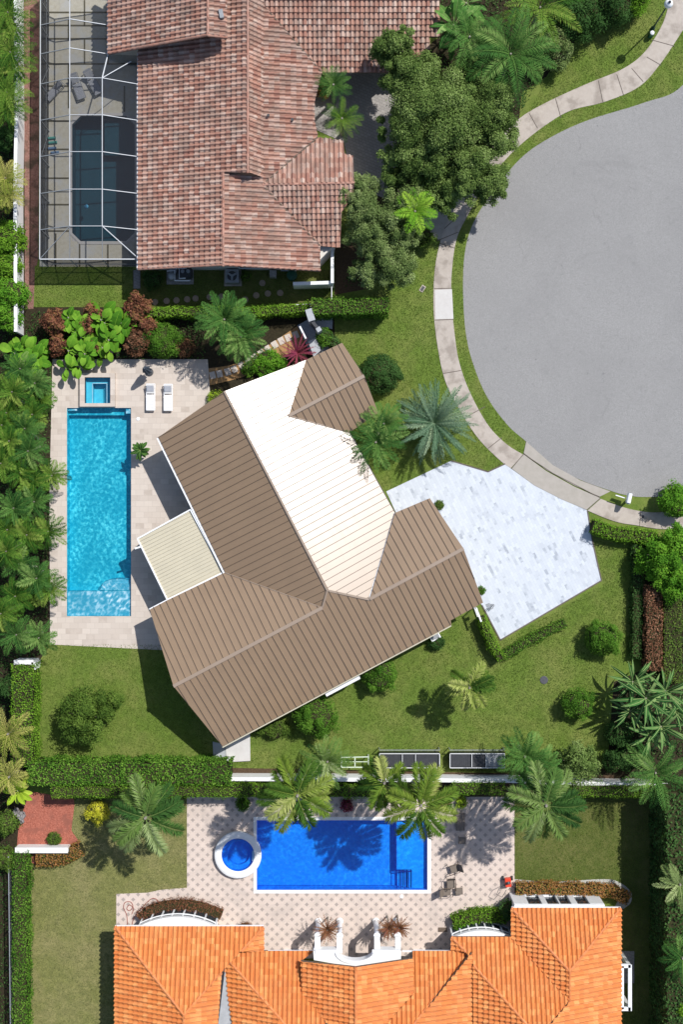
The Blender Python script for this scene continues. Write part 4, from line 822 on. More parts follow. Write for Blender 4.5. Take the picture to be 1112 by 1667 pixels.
def palm(px, py, R_px, z, label, mat, seed, nf=14, droop=1.1, el=(.1, .9), ll=.5, k=26, width=.06, plume=0, name='palm_tree', cat='palm tree', group=None, trunk=True, r0=.13, crowns=None, tip=.6, fibre=None, keel=.35, azs=None, spear=True, prof=None):
    rs = np.random.RandomState(seed); cs = crowns or [(px, py, R_px, z)]; c = g(px, py, z)
    t = thing(name, (c.x, c.y, 0), label, cat, group); QQ = []; RR = []; mb = MB()
    for (cx_, cy_, rp, zz) in cs:
        c = g(cx_, cy_, zz); R = m(rp, zz)
        for i in range(nf):
            az = azs[i] if azs is not None and i < len(azs) else 2 * math.pi * (i * .381966 % 1) + rs.uniform(-.15, .15)
            f = (i + .5) / nf; e0 = el[0] + (el[1] - el[0]) * f + rs.uniform(-.08, .08)
            Lf = R * (1.12 if f < .6 else 1.0) * rs.uniform(.92, 1.12) * (1 + max(0, e0 - .5) * .25)
            q, nr = frond_quads((c.x, c.y, zz - .15), az, Lf * 1.08, e0, droop * rs.uniform(.8, 1.2), ll * rs.uniform(.85, 1.1), k, rs, width, plume, rs.uniform(-.35, .35), tip, keel, prof)
            QQ.append(q); r = rs.uniform(.0, .78) + .18 * f + rs.uniform(-.12, .12, len(q)); r[:nr] = .72; RR.append(r)
        if trunk:
            b = Vector((t.location.x + (c.x - t.location.x) * .35, t.location.y + (c.y - t.location.y) * .35, 0)); mb.tube([b, b.lerp(Vector((c.x, c.y, zz - .3)), .5), Vector((c.x, c.y, zz - .25))], [r0 * 1.3, r0, r0 * .8], 9)
            if spear: mb.tube([Vector((c.x, c.y, zz - .3)), Vector((c.x, c.y, zz + .1))], [r0 * .9, r0 * .5], 8)
    quads_obj('fronds', np.concatenate(QQ), np.concatenate(RR), mat, t)
    if mb.v: mb.build('trunk', fibre or M['palmbark'], t)
    return t
def bigleaf(px, py, R_px, z, label, mat, seed, n=12, wfrac=.3, el=(.2, 1.1), droop=1.3, name='elephant_ear_plant', cat='plant', group=None, crowns=None, fold=.25, split=0, stemw=.03):
    """plants with broad blades (elephant ear, banana, bird of paradise)"""
    rs = np.random.RandomState(seed); c0 = g(px, py, z); t = thing(name, (c0.x, c0.y, 0), label, cat, group); Q = []; R_ = []; mb = MB()
    for (cx_, cy_, rp, zz) in (crowns or [(px, py, R_px, z)]):
        c = g(cx_, cy_, zz); R = m(rp, zz)
        for i in range(n):
            az = 2 * math.pi * (i * .381966 % 1) + rs.uniform(-.3, .3); f = (i + .5) / n; e0 = el[0] + (el[1] - el[0]) * f; L = R * rs.uniform(.75, 1.1); st = .3 if wfrac > .2 else .12
            p = np.array([c.x, c.y, zz * .75]); k = 9; ds = L / k * 1.1; pts = []; dd = []; e = e0
            for s_ in range(k + 1):
                d = np.array([math.cos(az) * math.cos(e), math.sin(az) * math.cos(e), math.sin(e)]); pts.append(p.copy()); dd.append(d); p = p + d * ds; e -= droop / k * (.4 + 1.2 * s_ / k)
            tone = rs.uniform(.1, .9)
            for s_ in range(k):
                t0, t1 = s_ / k, (s_ + 1) / k
                def wd(t_): return stemw if t_ < st else max(.004, L * wfrac * math.sin(math.pi * min(1, ((t_ - st) / (1 - st)) * .85 + .15)) ** .7 * .5)
                sd0 = unit(np.cross(dd[s_], [0, 0, 1.])); sd1 = unit(np.cross(dd[s_ + 1], [0, 0, 1.])); u0 = np.cross(sd0, dd[s_]); u1 = np.cross(sd1, dd[s_ + 1])
                for sg in (-1, 1):
                    a = pts[s_] + (sd0 * sg + u0 * fold) * wd(t0 + 1e-3); b = pts[s_ + 1] + (sd1 * sg + u1 * fold) * wd(t1 - (1e-3 if t1 >= 1 else 0)) * (1 if not split or s_ % 2 else .75)
                    Q.append([pts[s_], a, b, pts[s_ + 1]]); R_.append(np.clip(tone + rs.uniform(-.08, .08), 0, .88))
                q0 = pts[s_] + u0 * .012; q1 = pts[s_ + 1] + u1 * .012; mw = stemw * .5 * (1 - t0 * .7); Q.append([q0 - sd0 * mw, q0 + sd0 * mw, q1 + sd1 * mw, q1 - sd1 * mw]); R_.append(1.)
        mb.tube([(c.x, c.y, 0), (c.x, c.y, zz * .78)], [.10, .06], 7)
    quads_obj('leaves', np.array(Q), np.array(R_), mat, t); mb.build('stem', M['palmbark'], t); return t
def ears(px, py, R_px, z, label, mat, seed, shoots=7):
    r_ = random.Random(seed); cr = [(px + r_.uniform(-1, 1) * R_px * .5, py + r_.uniform(-1, 1) * R_px * .5, R_px * r_.uniform(.55, .85), z * r_.uniform(.6, 1)) for _ in range(shoots)]
    return bigleaf(px, py, R_px, z, label, mat, seed, 4, .52, (-.1, .8), 1.2, group=EP_, crowns=cr, fold=.15)
def bush(px, py, R_px, h, label, mat, seed, n=2600, size=.13, name='shrub', cat='bush', group=None, squash=None, flat=.9, aspect=.55, extra=(), core=True, clumps=None, clr=.3, rag=0.0):
    rs = np.random.RandomState(seed); c = g(px, py, h * .6); R = m(R_px, h * .6); t = thing(name, (c.x, c.y, 0), label, cat, group)
    QQ = []; RR = []; mb = MB(); nn = Vector((0, 0, 1))
    for (ex, ey, er, ez) in [(px, py, R_px, h)] + list(extra):
        c = g(ex, ey, ez * .6); R = m(er, ez * .6); k = int(n * (er / R_px) ** 2); kk = clumps or 26; sx, sy = squash or (1, 1)
        q, r = crown_leaves((c.x, c.y, ez * .42), R, ez * .56, kk, k, size, rs, aspect, clr, flat, squash=squash); QQ.append(q); RR.append(r)
        d = unit(rs.normal(0, 1, (k // 2, 3))); d[:, 2] = np.abs(d[:, 2]) - .25; rad = (rs.uniform(.86, 1.0 + rag, k // 2) + .06 * np.sin(d[:, 0] * 9) * np.cos(d[:, 1] * 8))[:, None]
        P = np.array([c.x, c.y, ez * .42]) + d * rad * np.array([R * sx, R * sy, ez * .56]) * .95; QQ.append(leaf_quads(P, d + [0, 0, .3], size, rs, aspect, .7)); RR.append(rs.uniform(.1, .9, k // 2))
        for i in range(5): th = i * 1.2566; mb.tube([(c.x, c.y, 0), (c.x + math.cos(th) * R * .5, c.y + math.sin(th) * R * .5, ez * .6)], [.04, .015], 5)
        if core:
            mb.lathe((c.x, c.y, 0), [(R * .45, ez * .12), (R * .74, ez * .4), (R * .6, ez * .68), (.01, ez * .80)], 12)
    quads_obj('foliage', np.concatenate(QQ), np.concatenate(RR), mat, t); mb.build('branches', M['twig'], t); return t
def hedge(pts_px, w_px, h, label, mat, seed, dens=130, size=.12, name='hedge', cat='hedge', group=None, rough=.12, z0=0, aspect=.6):
    """clipped hedge along a pixel line measured at its top"""
    rs = np.random.RandomState(seed); P = [np.array(g(x, y, h)) for x, y in pts_px]; W = m(w_px, h) / 2; Q = []; Rn = []
    mid = P[len(P) // 2]; t = thing(name, (P[0][0] * .5 + P[-1][0] * .5, P[0][1] * .5 + P[-1][1] * .5, 0), label, cat, group); mb = MB()
    for i in range(len(P) - 1):
        a, b = P[i].copy(), P[i + 1].copy(); d = b - a; d[2] = 0; L = np.linalg.norm(d); d /= L; s_ = np.array([-d[1], d[0], 0]); per = 2 * W + 2 * h
        k = int(L * per * dens); u = rs.uniform(-.02 * L, 1.02 * L, k); v = rs.uniform(0, per, k); x = np.where(v < 2 * W, v - W, np.where(v < 2 * W + h, W, -W)); zz = np.where(v < 2 * W, h, np.where(v < 2 * W + h, v - 2 * W, v - 2 * W - h))
        nrm = np.where((v < 2 * W)[:, None], np.array([0, 0, 1.]), np.sign(x)[:, None] * s_)
        bump_ = (np.sin(u * 2.3 + i) * np.cos(x * 3.1 + u * .7) * rough * .8 + rs.normal(0, rough * .5, k))
        C = a[None] * [1, 1, 0] + d * u[:, None] + s_ * x[:, None] + np.array([0, 0, 1]) * zz[:, None] + nrm * bump_[:, None]
        Q.append(leaf_quads(C, nrm + [0, 0, .35], size, rs, aspect, .8)); tone = .5 + .4 * np.sin(u * 1.7 + seed) * np.cos(x * 2 + u * .9); Rn.append(tone * .5 + rs.uniform(-.2, .65, k))
        A, B = Vector(a), Vector(b); S_ = Vector(s_) * (W - .1); mb.prism([A + S_, A - S_, B - S_, B + S_], 0.01, h - .12)
    quads_obj('foliage', np.concatenate(Q), np.concatenate(Rn), mat, t); mb.build('branches', M['twig'], t); return t
L_ = leafmat
M['oak'] = L_('oak leaves', [(.03, .06, .014), (.10, .16, .035), (.20, .28, .08), (.36, .42, .17)]); M['oak2'] = L_('grey green leaves', [(.045, .08, .02), (.12, .175, .05), (.24, .31, .11), (.38, .43, .20)])
M['areca'] = L_('areca leaves', [(.010, .04, .006), (.035, .105, .012), (.11, .21, .025), (.24, .30, .06)]); M['areca_y'] = L_('yellow green fronds', [(.10, .14, .02), (.20, .24, .035), (.34, .33, .085), (.45, .40, .12)])
M['palmg'] = L_('green palm leaves', [(.012, .045, .010), (.035, .105, .020), (.08, .18, .035), (.20, .29, .08)]); M['foxtail'] = L_('foxtail leaves', [(.02, .06, .010), (.07, .14, .018), (.17, .24, .03), (.40, .42, .14)])
M['foxdark'] = L_('dark foxtail leaves', [(.015, .05, .012), (.05, .12, .025), (.13, .21, .045), (.30, .36, .16)])
M['bright'] = L_('bright green leaves', [(.03, .11, .008), (.10, .25, .018), (.22, .40, .04)]); M['lime'] = L_('lime leaves', [(.18, .30, .02), (.32, .46, .03), (.46, .58, .08)])
M['hedge'] = L_('hedge leaves', [(.025, .08, .008), (.08, .185, .018), (.19, .33, .045)]); M['hedgeb'] = L_('bright hedge leaves', [(.045, .11, .008), (.12, .25, .018), (.23, .38, .04)])
M['dark'] = L_('dark green leaves', [(.018, .05, .012), (.04, .095, .022), (.09, .165, .045)]); M['croton'] = L_('croton leaves', [(.10, .13, .02), (.30, .12, .03), (.42, .20, .08), (.14, .17, .03)])
M['red'] = M['red']; M['crotonred'] = L_('dark red croton leaves', [(.035, .02, .012), (.12, .045, .025), (.27, .11, .065), (.16, .13, .03), (.60, .08, .09)]); M['brownred'] = L_('brown red leaves', [(.06, .03, .018), (.17, .075, .04), (.32, .17, .10)])
M['cordy'] = L_('maroon cordyline leaves', [(.10, .015, .03), (.22, .035, .08), (.34, .07, .08)]); M['bromel'] = L_('bronze spiky leaves', [(.07, .025, .015), (.17, .065, .035), (.28, .13, .06), (.20, .05, .05)])
M['yellow'] = L_('yellow green leaves', [(.35, .38, .02), (.55, .52, .04), (.70, .62, .10)]); M['blue'] = L_('blue green fronds', [(.04, .10, .05), (.10, .185, .105), (.19, .29, .18), (.34, .42, .25)])
M['banana'] = L_('banana leaves', [(.015, .07, .015), (.05, .15, .03), (.11, .25, .05), (.34, .44, .16)]); M['bird'] = L_('bird of paradise leaves', [(.012, .05, .015), (.03, .105, .025), (.07, .18, .045), (.30, .38, .14)])
M['olive'] = L_('olive shrub leaves', [(.03, .065, .010), (.085, .145, .022), (.18, .26, .045)]); M['orangefl'] = L_('orange flowers', [(.5, .15, .03), (.65, .30, .08)])
M['grassblade'] = L_('grass blades', [(.06, .10, .016), (.12, .18, .03), (.21, .26, .085)], trans=.3); M['grassdry'] = L_('dry grass blades', [(.10, .12, .03), (.17, .18, .08), (.27, .26, .10)], trans=.3)
M['palmtop'] = L_('bright young fronds', [(.05, .15, .012), (.13, .30, .02), (.30, .46, .05)])
# ---------------------------------------------------------------- trees at the top, beside the north house
tree(720, 175, 88, 7.6, 3.0, 'biggest dark green tree with a dense rounded crown over the entry paving', M['oak'], 1, 170, 74000, .135, r0=.3, extra=((665, 125, 58, 7.0), (788, 165, 54, 6.8), (690, 240, 56, 6.4), (645, 205, 36, 6.0), (640, 268, 34, 5.6)), clr=.19)
tree(776, 278, 54, 6.4, 2.8, 'medium green tree whose crown reaches over the sidewalk beside the cul de sac', M['oak'], 2, 90, 34000, .135, extra=((812, 215, 42, 6.0), (740, 318, 34, 5.6), (800, 300, 30, 5.4)), clr=.21)
tree(640, 78, 36, 7.4, 2.8, 'upright dark tree rising beside the tiled roof wing near the top', M['oak'], 3, 30, 15000, .14, clr=.28, extra=((655, 50, 20, 7.8),))
tree(612, 368, 56, 5.6, 2.8, 'pale grey green tree standing by the corner of the north house', M['oak2'], 4, 100, 34000, .125, clr=.20, extra=((588, 318, 38, 5.2), (640, 430, 42, 4.8), (600, 430, 34, 4.8), (650, 385, 36, 4.8)))
tree(655, 328, 40, 5.2, 2.4, 'small olive green tree between the pale tree and the bright palm', M['oak2'], 5, 40, 12000, .14, clr=.28)
tree(700, 296, 50, 5.2, 2.4, 'dark shaded tree crown behind the bright yellow green palm', M['oak'], 6, 50, 17000, .14, clr=.28)
palm(676, 344, 32, 4.6, 'bright yellow green palm squeezed between tree crowns near the driveway', M['palmtop'], 7, 16, 1.0, (.2, 1.1), .5, 24, .08)
palm(832, 88, 68, 5.6, 'large feathery palm with drooping dark green fronds beside the top sidewalk', M['palmg'], 8, 26, 1.3, (-.1, 1.1), .75, 34, .08)
palm(765, 60, 42, 5.4, 'dark green palm just left of the large feathery palm', M['palmg'], 9, 15, 1.2, (.0, 1.0), .55, 26, .085)
bigleaf(742, 30, 55, 5.0, 'tall banana plant with long arching leaves at the top edge', M['banana'], 10, 13, .22, (.1, 1.1), 1.3, 'banana_plant', crowns=[(742, 30, 52, 5.), (762, -5, 46, 4.4)])
palm(880, 12, 60, 4.6, 'palm with slender fronds cut by the top edge of the frame', M['areca'], 11, 18, 1.2, (0, 1.1), .6, 28, .08)
bush(905, 78, 34, 2.6, 'rounded grey green bush between the feathery palm and the sloping lawn', M['oak2'], 12, 5200, .14)
bush(945, 18, 46, 3.2, 'dense green bush at the top edge beside the sloping lawn', M['dark'], 13, 6500, .15, extra=((1000, 2, 42, 3.),))
bush(1035, -5, 30, 2.6, 'bright green bush beside the street lamp at the top', M['hedgeb'], 14, 3500, .14)
bush(800, 150, 40, 2.6, 'low dark shrub in shade under the feathery palm', M['dark'], 15, 3600, .15, extra=((770, 105, 30, 2.4),))
bush(690, 385, 20, 1.4, 'small shrub at the corner of the neighbour driveway', M['olive'], 16, 1200, .11)
palm(543, 138, 28, 3.6, 'small fan of green palm fronds in the courtyard just below the tiled wing', M['palmg'], 17, 24, 1.1, (0, 1.2), .32, 20, .04, group=None)
palm(557, 193, 30, 3.6, 'small yellowish green palm in the courtyard beside the entry paving', M['areca'], 18, 24, 1.1, (0, 1.2), .32, 20, .04)
bush(527, 140, 20, 1.6, 'dark low shrub against the north house behind the courtyard palm', M['croton'], 19, 900, .12)
# hedges and planting between the two upper houses
hedge([(238, 509), (330, 506), (420, 507), (505, 500)], 16, 1.5, 'long trimmed hedge below the row of stepping stones', M['hedgeb'], 20, 170)
hedge([(508, 499), (560, 499), (632, 497)], 26, 2.2, 'short thick hedge running east from the white wall end', M['hedge'], 21, 170)
def lab_plants(rows, fn): 
    for r in rows: fn(*r)
CR = 'croton shrubs in the tropical bed above the pool'
bush(87, 525, 22, 2.4, 'leftmost dark red croton shrub above the turquoise pool deck', M['crotonred'], 22, 2200, .19, name='croton_shrub', group=CR, aspect=.6, extra=((92, 562, 17, 2.2),))
bush(148, 512, 17, 2.4, 'narrow red croton shrub between two clumps of elephant ears', M['crotonred'], 23, 900, .17, name='croton_shrub', group=CR, aspect=.6, extra=((140, 535, 15, 2.2),))
bush(222, 503, 26, 2.6, 'brightest red croton shrub with pink tips near the stepping stones', M['crotonred'], 24, 2600, .19, name='croton_shrub', group=CR, aspect=.6, extra=((240, 530, 18, 2.4),))
bush(222, 555, 24, 2.4, 'brown red croton shrub beside the round clipped bush', M['brownred'], 25, 1500, .16, name='croton_shrub', group=CR, aspect=.6)
bush(155, 562, 12, 1.8, 'small pink red croton low among the elephant ear leaves', M['crotonred'], 26, 500, .14, name='croton_shrub', group=CR)
EP_ = 'elephant ear plants in the tropical bed'
ears(118, 588, 30, 1.8, 'bright elephant ear plant leaning over the corner of the pool deck', M['bright'], 27, 6)
ears(182, 530, 44, 2.6, 'largest elephant ear plant with big upright green leaves', M['bright'], 28, 11)
ears(38, 578, 40, 2.3, 'elephant ear clump at the left end of the tropical bed', M['bright'], 29, 14)
ears(116, 528, 30, 2.2, 'slim elephant ear plant between two red crotons', M['bright'], 30, 7)
ears(174, 570, 32, 1.8, 'low elephant ear plant at the edge of the deck above the spa', M['hedgeb'], 31, 7)
ears(124, 560, 32, 2.0, 'middle elephant ear plant just above the deck corner', M['bright'], 231, 7)
bush(264, 553, 33, 2.0, 'round clipped dark green bush at the right of the crotons', M['hedge'], 32, 5200, .11)
bush(300, 565, 18, 1.6, 'dark shrub with reddish leaves beside the palm trunk', M['brownred'], 33, 900, .12)
palm(377, 532, 56, 4.0, 'dense dark green palm clump between the hedge and the curved paver path', M['palmg'], 34, 26, 1.3, (0, 1.15), .5, 26, .085, crowns=[(365, 520, 42, 4.), (392, 548, 40, 3.6)])
bush(437, 592, 30, 1.1, 'bright lime green low shrub against the white roof edge', M['bright'], 35, 3800, .13, squash=(1.1, .75))
palm(484, 574, 26, 1.0, 'dark maroon spiky plant beside the curved paver path', M['cordy'], 36, 22, .8, (.1, 1.2), .12, 12, .10, name='cordyline_plant', cat='plant', trunk=False)
bush(352, 650, 18, .8, 'light green grassy plant beside the roof corner and path', M['lime'], 37, 900, .15, aspect=.25)
bush(405, 600, 14, .8, 'small green plant at the inner bend of the path', M['hedge'], 38, 700, .12)
hedge([(522, 538), (540, 552), (560, 580), (585, 610)], 14, 1.1, 'low hedge curving around the corner of the small roof wing', M['dark'], 39, 180)
bush(528, 548, 17, 1.4, 'small green bush beside the grey entry gate', M['hedge'], 40, 1300, .11)
bush(620, 608, 37, 2.2, 'dark glossy round bush at the right of the small roof wing', M['dark'], 41, 6800, .13, clr=.24)
palm(620, 690, 46, 3.2, 'green palm clump touching the white roof eave', M['palmg'], 42, 17, 1.2, (0, 1.1), .45, 24, .085, crowns=[(612, 720, 46, 3.2), (625, 690, 34, 3.)])
palm(707, 688, 57, 1.8, 'silvery blue green cycad palm spreading on the front lawn', M['blue'], 43, 58, .9, (.0, 1.25), .34, 46, .05, trunk=True, r0=.25, spear=False, plume=4, tip=.8)
# left border
AG = 'areca palms filling the left border'
AL = [(48, 612, 40, 3.4, 'areca palm clump at the top of the left border beside the pool deck corner'), (18, 655, 42, 3.8, 'areca palm in the left border level with the small square spa'), (62, 662, 34, 2.8, 'shrubby areca palm in the left border directly beside the square spa'),
      (46, 716, 44, 3.8, 'areca palm in the left border level with the top of the turquoise pool'), (72, 778, 38, 3.2, 'areca palm reaching furthest over the pool deck from the left border'), (20, 762, 42, 4.0, 'areca palm at the left frame edge level with the potted plant'),
      (42, 822, 42, 3.8, 'areca palm in the left border level with the middle of the turquoise pool'), (64, 868, 42, 3.2, 'bushy areca palm in the left border level with the cream patio roof'), (14, 880, 42, 4.0, 'areca palm at the left frame edge level with the cream patio roof'),
      (48, 930, 44, 3.6, 'areca palm in the left border level with the curved pool step'), (70, 962, 36, 3.0, 'areca palm beside the pale shallow ledge of the turquoise pool'), (16, 985, 44, 3.8, 'areca palm at the left frame edge level with the pale pool ledge'), (48, 1036, 44, 3.4, 'areca palm at the bottom corner of the turquoise pool deck'), (12, 705, 34, 4.0, 'areca palm at the left frame edge level with the top of the turquoise pool')]
for i, (x, y, r, z, lb) in enumerate(AL):
    rs_ = random.Random(i + 5); a = rs_.uniform(0, 6.28); dx, dy = math.cos(a) * r * .42, math.sin(a) * r * .42
    r *= .82; x -= 4
    palm(x, y, r, z, lb, M['areca' if i % 3 else 'palmg'], 50 + i, 15, 1.35, (-.1, 1.15), .42, 24, .068, name='areca_palm', group=AG, crowns=[(x + dx, y + dy, r * .86, z), (x - dx, y - dy, r * .8, z * .88)], r0=.07)
TL = [(12, 30, 40, 4.2, 'yellow tinged palm at the very top left corner'), (16, 95, 38, 4., 'second palm down along the white wall at the top left'), (10, 160, 38, 4., 'third palm down along the white wall at the top left'), (8, 300, 30, 3.8, 'golden palm at the left frame edge beside the dark pool')]
for i, (x, y, r, z, lb) in enumerate(TL):
    palm(x - 1, y, r * .9, z, lb, M['areca_y'] if i in (3,) else M['areca'], 80 + i, 16, 1.35, (.05, 1.15), .42, 20, .07, name='areca_palm', group='palms behind the white wall', r0=.07, crowns=[(x, y - 10, r, z), (x + 4, y + 16, r * .8, z * .9)])
bush(6, 225, 20, 2.6, 'dark shrub behind the white wall between two palms', M['dark'], 90, 1500, .16)
bush(12, 388, 30, 3., 'leafy green bush behind the lower end of the white wall', M['hedgeb'], 91, 3200, .17, extra=((10, 430, 26, 2.8),))
bush(16, 478, 32, 3., 'bright green bush at the lower end of the white wall', M['bright'], 92, 3200, .17, extra=((10, 515, 24, 2.8),))
hedge([(36, 1084), (35, 1246)], 36, 2.2, 'tall vertical hedge left of the lawn with the round tree', M['hedgeb'], 93, 150)
hedge([(45, 1260), (200, 1260), (374, 1260)], 37, 2.4, 'wide leafy hedge separating the lawn from the blue pool garden', M['hedge'], 94, 130, .15)
hedge([(84, 1289), (200, 1289), (410, 1288)], 20, 2.3, 'low bright hedge strip below the wide leafy hedge', M['hedgeb'], 95, 190, .09)
for i, (a, b, l) in enumerate((((415, 1288), (560, 1288), 'low bright hedge piece behind the two tall palms by the blue pool'), ((560, 1290), (625, 1290), 'short bright hedge piece between the two tallest palms'), ((738, 1284), (822, 1284), 'bright hedge piece below the right dark raised bed'), ((930, 1288), (1070, 1288), 'bright hedge piece along the white wall at the right'))):
    hedge([a, b], 20, 1.9, l, M['hedgeb'], 96 + i, 190, .09)
bush(752, 1306, 11, .7, 'small lime green plant on the diamond paving edge', M['lime'], 101, 700, .09)
palm(12, 1195, 36, 3.4, 'yellowing palm at the left frame edge beside the vertical hedge', M['areca_y'], 102, 18, 1.2, (0, 1.1), .4, 20, .07)
palm(14, 1265, 30, 3.2, 'palm with orange flower heads at the left frame edge', M['areca_y'], 103, 14, 1.2, (0, 1.1), .4, 20, .07)
bigleaf(25, 1290, 28, 2.4, 'broad leaved plant beside the red mulch bed', M['lime'], 104, 12, .35, name='elephant_ear_plant')
bush(8, 1340, 22, 2.2, 'yellow green shrub at the left edge near the stone feature', M['olive'], 105, 1300, .15, extra=((6, 1400, 22, 2.0),))
bush(20, 1120, 24, 2.6, 'dark shrub between the left frame edge and the vertical hedge', M['dark'], 106, 1500, .16)
tree(138, 1168, 50, 3.4, 2.4, 'round leafy green tree standing alone on the lower left lawn', M['olive'], 107, 60, 15000, .15, r0=.1, clr=.27, extra=((175, 1150, 26, 2.8),))
bush(158, 1323, 20, 1.5, 'round yellow bush beside the red mulch bed', M['yellow'], 108, 3000, .10)
bush(87, 1366, 13, .6, 'small green plant growing in the red mulch bed', M['olive'], 109, 900, .10)
hedge([(58, 1400), (95, 1399), (132, 1384)], 22, .8, 'orange and red croton border in front of the pink garden wall', M['croton'], 110, 200, .12, name='croton_border')
hedge([(31, 1392), (31, 1700)], 24, 1.6, 'narrow vertical hedge beside the lower left lawn', M['hedge'], 111, 160)
# palms round the blue pool
FG = 'tall foxtail palms around the blue pool'
def fox(px, py, R, z, lb, mt, seed, n=10, azs=None): return palm(px, py, R * .74, z, lb, mt, seed, n + 2, .95, (-.25, .55), .74, 60, .075, plume=6, name='foxtail_palm', group=FG, r0=.16, tip=.75, azs=azs, prof=lambda t: (min(1, t * 5) * min(1, (1.06 - t) * 4)) ** .6)
fox(236, 1332, 74, 6.5, 'dark foxtail palm on the lower left lawn beside the yellow bush', M['foxdark'], 120, 11)
fox(484, 1296, 70, 8.5, 'foxtail palm leaning over the left half of the blue pool', M['foxtail'], 121, 11)
fox(686, 1312, 74, 9.0, 'tallest foxtail palm with star shaped crown at the right end of the blue pool', M['foxtail'], 122, 10)
fox(626, 1275, 50, 7.0, 'foxtail palm squeezed behind the star shaped palm by the dark raised bed', M['foxtail'], 123, 6, [2.6, 3.4, 1.9, 4.6, 5.2, .8])
fox(890, 1312, 76, 8.0, 'foxtail palm at the right of the diamond paved deck', M['foxdark'], 124, 12)
palm(862, 1236, 46, 4.2, 'dark green palm beside the end of the right raised bed', M['palmg'], 125, 24, 1.2, (0, 1.1), .45, 24, .085, crowns=[(855, 1232, 40, 4.2), (878, 1250, 34, 3.8)])
tree(940, 1245, 38, 3.4, 2.2, 'dense leafy bush sized tree over the white wall at the right', M['oak'], 126, 40, 9000, .16, r0=.1)
palm(533, 1240, 38, 3.8, 'dark fern like palm behind the white boundary wall', M['foxdark'], 127, 20, 1.2, (0, 1.1), .4, 24, .085)
palm(1068, 1258, 50, 4.4, 'palm with slender fronds at the right end of the white wall', M['palmg'], 128, 18, 1.2, (0, 1.1), .5, 26, .08)
palm(765, 1120, 37, 4.6, 'young palm standing alone on the lawn with a sharp shadow', M['foxtail'], 129, 10, 1.0, (-.15, .7), .62, 40, .085, plume=6, tip=.7, azs=[2.3, .75, 3.4, 5.5, 4.5, 1.2, 4.9, .1])
bush(565, 1312, 12, .8, 'dark red plant at the pool edge under the palms', M['cordy'], 130, 600, .11)
bush(724, 1302, 14, .9, 'maroon shrub at the head of the diamond paving', M['cordy'], 131, 700, .12)
bush(395, 1310, 14, .9, 'small green shrub at the left end of the paving hedge', M['hedge'], 132, 700, .12)
# shrubs around the centre house and right garden
bush(515, 1166, 38, 2.6, 'large round clipped bush below the long brown eave', M['hedge'], 140, 8000, .11, clr=.24)
bush(618, 1098, 32, 2.4, 'round clipped bush beside the white bay under the eave', M['hedge'], 141, 5600, .11, clr=.24)
bush(445, 1187, 24, 1.0, 'low spreading shrub in the shade of the long eave', M['olive'], 142, 1600, .12, squash=(1.3, .6))
bush(712, 1046, 14, 1.0, 'small dark shrub beside the utility box under the eave', M['dark'], 143, 700, .12)
bush(984, 1040, 32, 2.4, 'round green bush on the right lawn below the white driveway', M['hedge'], 144, 6000, .11, clr=.26)
bush(943, 1146, 28, 2.2, 'smaller round bush on the right lawn beside the banana clump', M['hedge'], 145, 4600, .11, clr=.26)
hedge([(785, 1005), (800, 1045), (818, 1075)], 14, 1.2, 'narrow hedge running down from the garage corner', M['hedgeb'], 146, 190, .10)
hedge([(820, 1068), (870, 1040), (922, 1014)], 14, .8, 'low hedge parallel to the lower edge of the white driveway', M['hedge'], 147, 190, .10)
hedge([(968, 856), (1000, 868), (1040, 873), (1072, 877)], 22, 1.2, 'curved low hedge between sidewalk and white driveway corner', M['hedgeb'], 148, 170)
bush(1104, 815, 30, 2.6, 'bright green round bush on the verge at the right edge', M['bright'], 149, 4800, .15)
tree(1078, 910, 44, 3.6, 2.4, 'broad bright leafed tree at the right edge below the sidewalk', M['bright'], 150, 50, 11000, .17, r0=.12, extra=((1105, 880, 30, 3.4), (1100, 950, 30, 3.2)))
hedge([(1066, 955), (1066, 1090)], 26, 1.4, 'brown red croton hedge strip at the right edge', M['brownred'], 151, 150, .16, name='croton_border')
hedge([(1040, 890), (1038, 1070)], 16, .9, 'low dark green hedge beside the brown red strip', M['dark'], 152, 170)
hedge([(1096, 965), (1096, 1110)], 30, 1.0, 'olive ground hedge at the right frame edge', M['olive'], 153, 120)
bigleaf(1058, 1136, 60, 4.2, 'biggest clump of split leaved bird of paradise plants at the right', M['bird'], 154, 19, .12, (-.1, 1.15), 1.0, 'bird_of_paradise_plant', crowns=[(1035, 1112, 42, 3.2), (1058, 1140, 52, 4.2), (1082, 1186, 46, 3.6), (1090, 1128, 44, 4.), (1030, 1160, 36, 2.6), (1062, 1200, 38, 3.), (1105, 1160, 40, 3.4)], stemw=.05)
bush(1008, 1195, 24, 1.8, 'dark shrub in the shade below the bird of paradise clump', M['dark'], 155, 2200, .14, extra=((1030, 1230, 26, 1.8), (1000, 1240, 20, 1.6)))
hedge([(1104, 1290), (1104, 1740)], 38, 4.4, 'tall dark hedge along the right frame edge', M['dark'], 156, 60, .2)
for i, (x, y, r, lb) in enumerate(((1108, 1440, 34, 'grey green palm over the tall right hedge beside the gravel strip'), (1112, 1560, 32, 'palm over the tall right hedge near the bottom'))): palm(x, y, r, 5.4, lb, M['oak2'] if i == 0 else M['palmg'], 160 + i, 16, 1.1, (0, 1.), .4, 24, .08)
bush(1105, 1632, 24, 5.2, 'bright shrub growing through the tall right hedge at the bottom', M['hedgeb'], 163, 1500, .18)
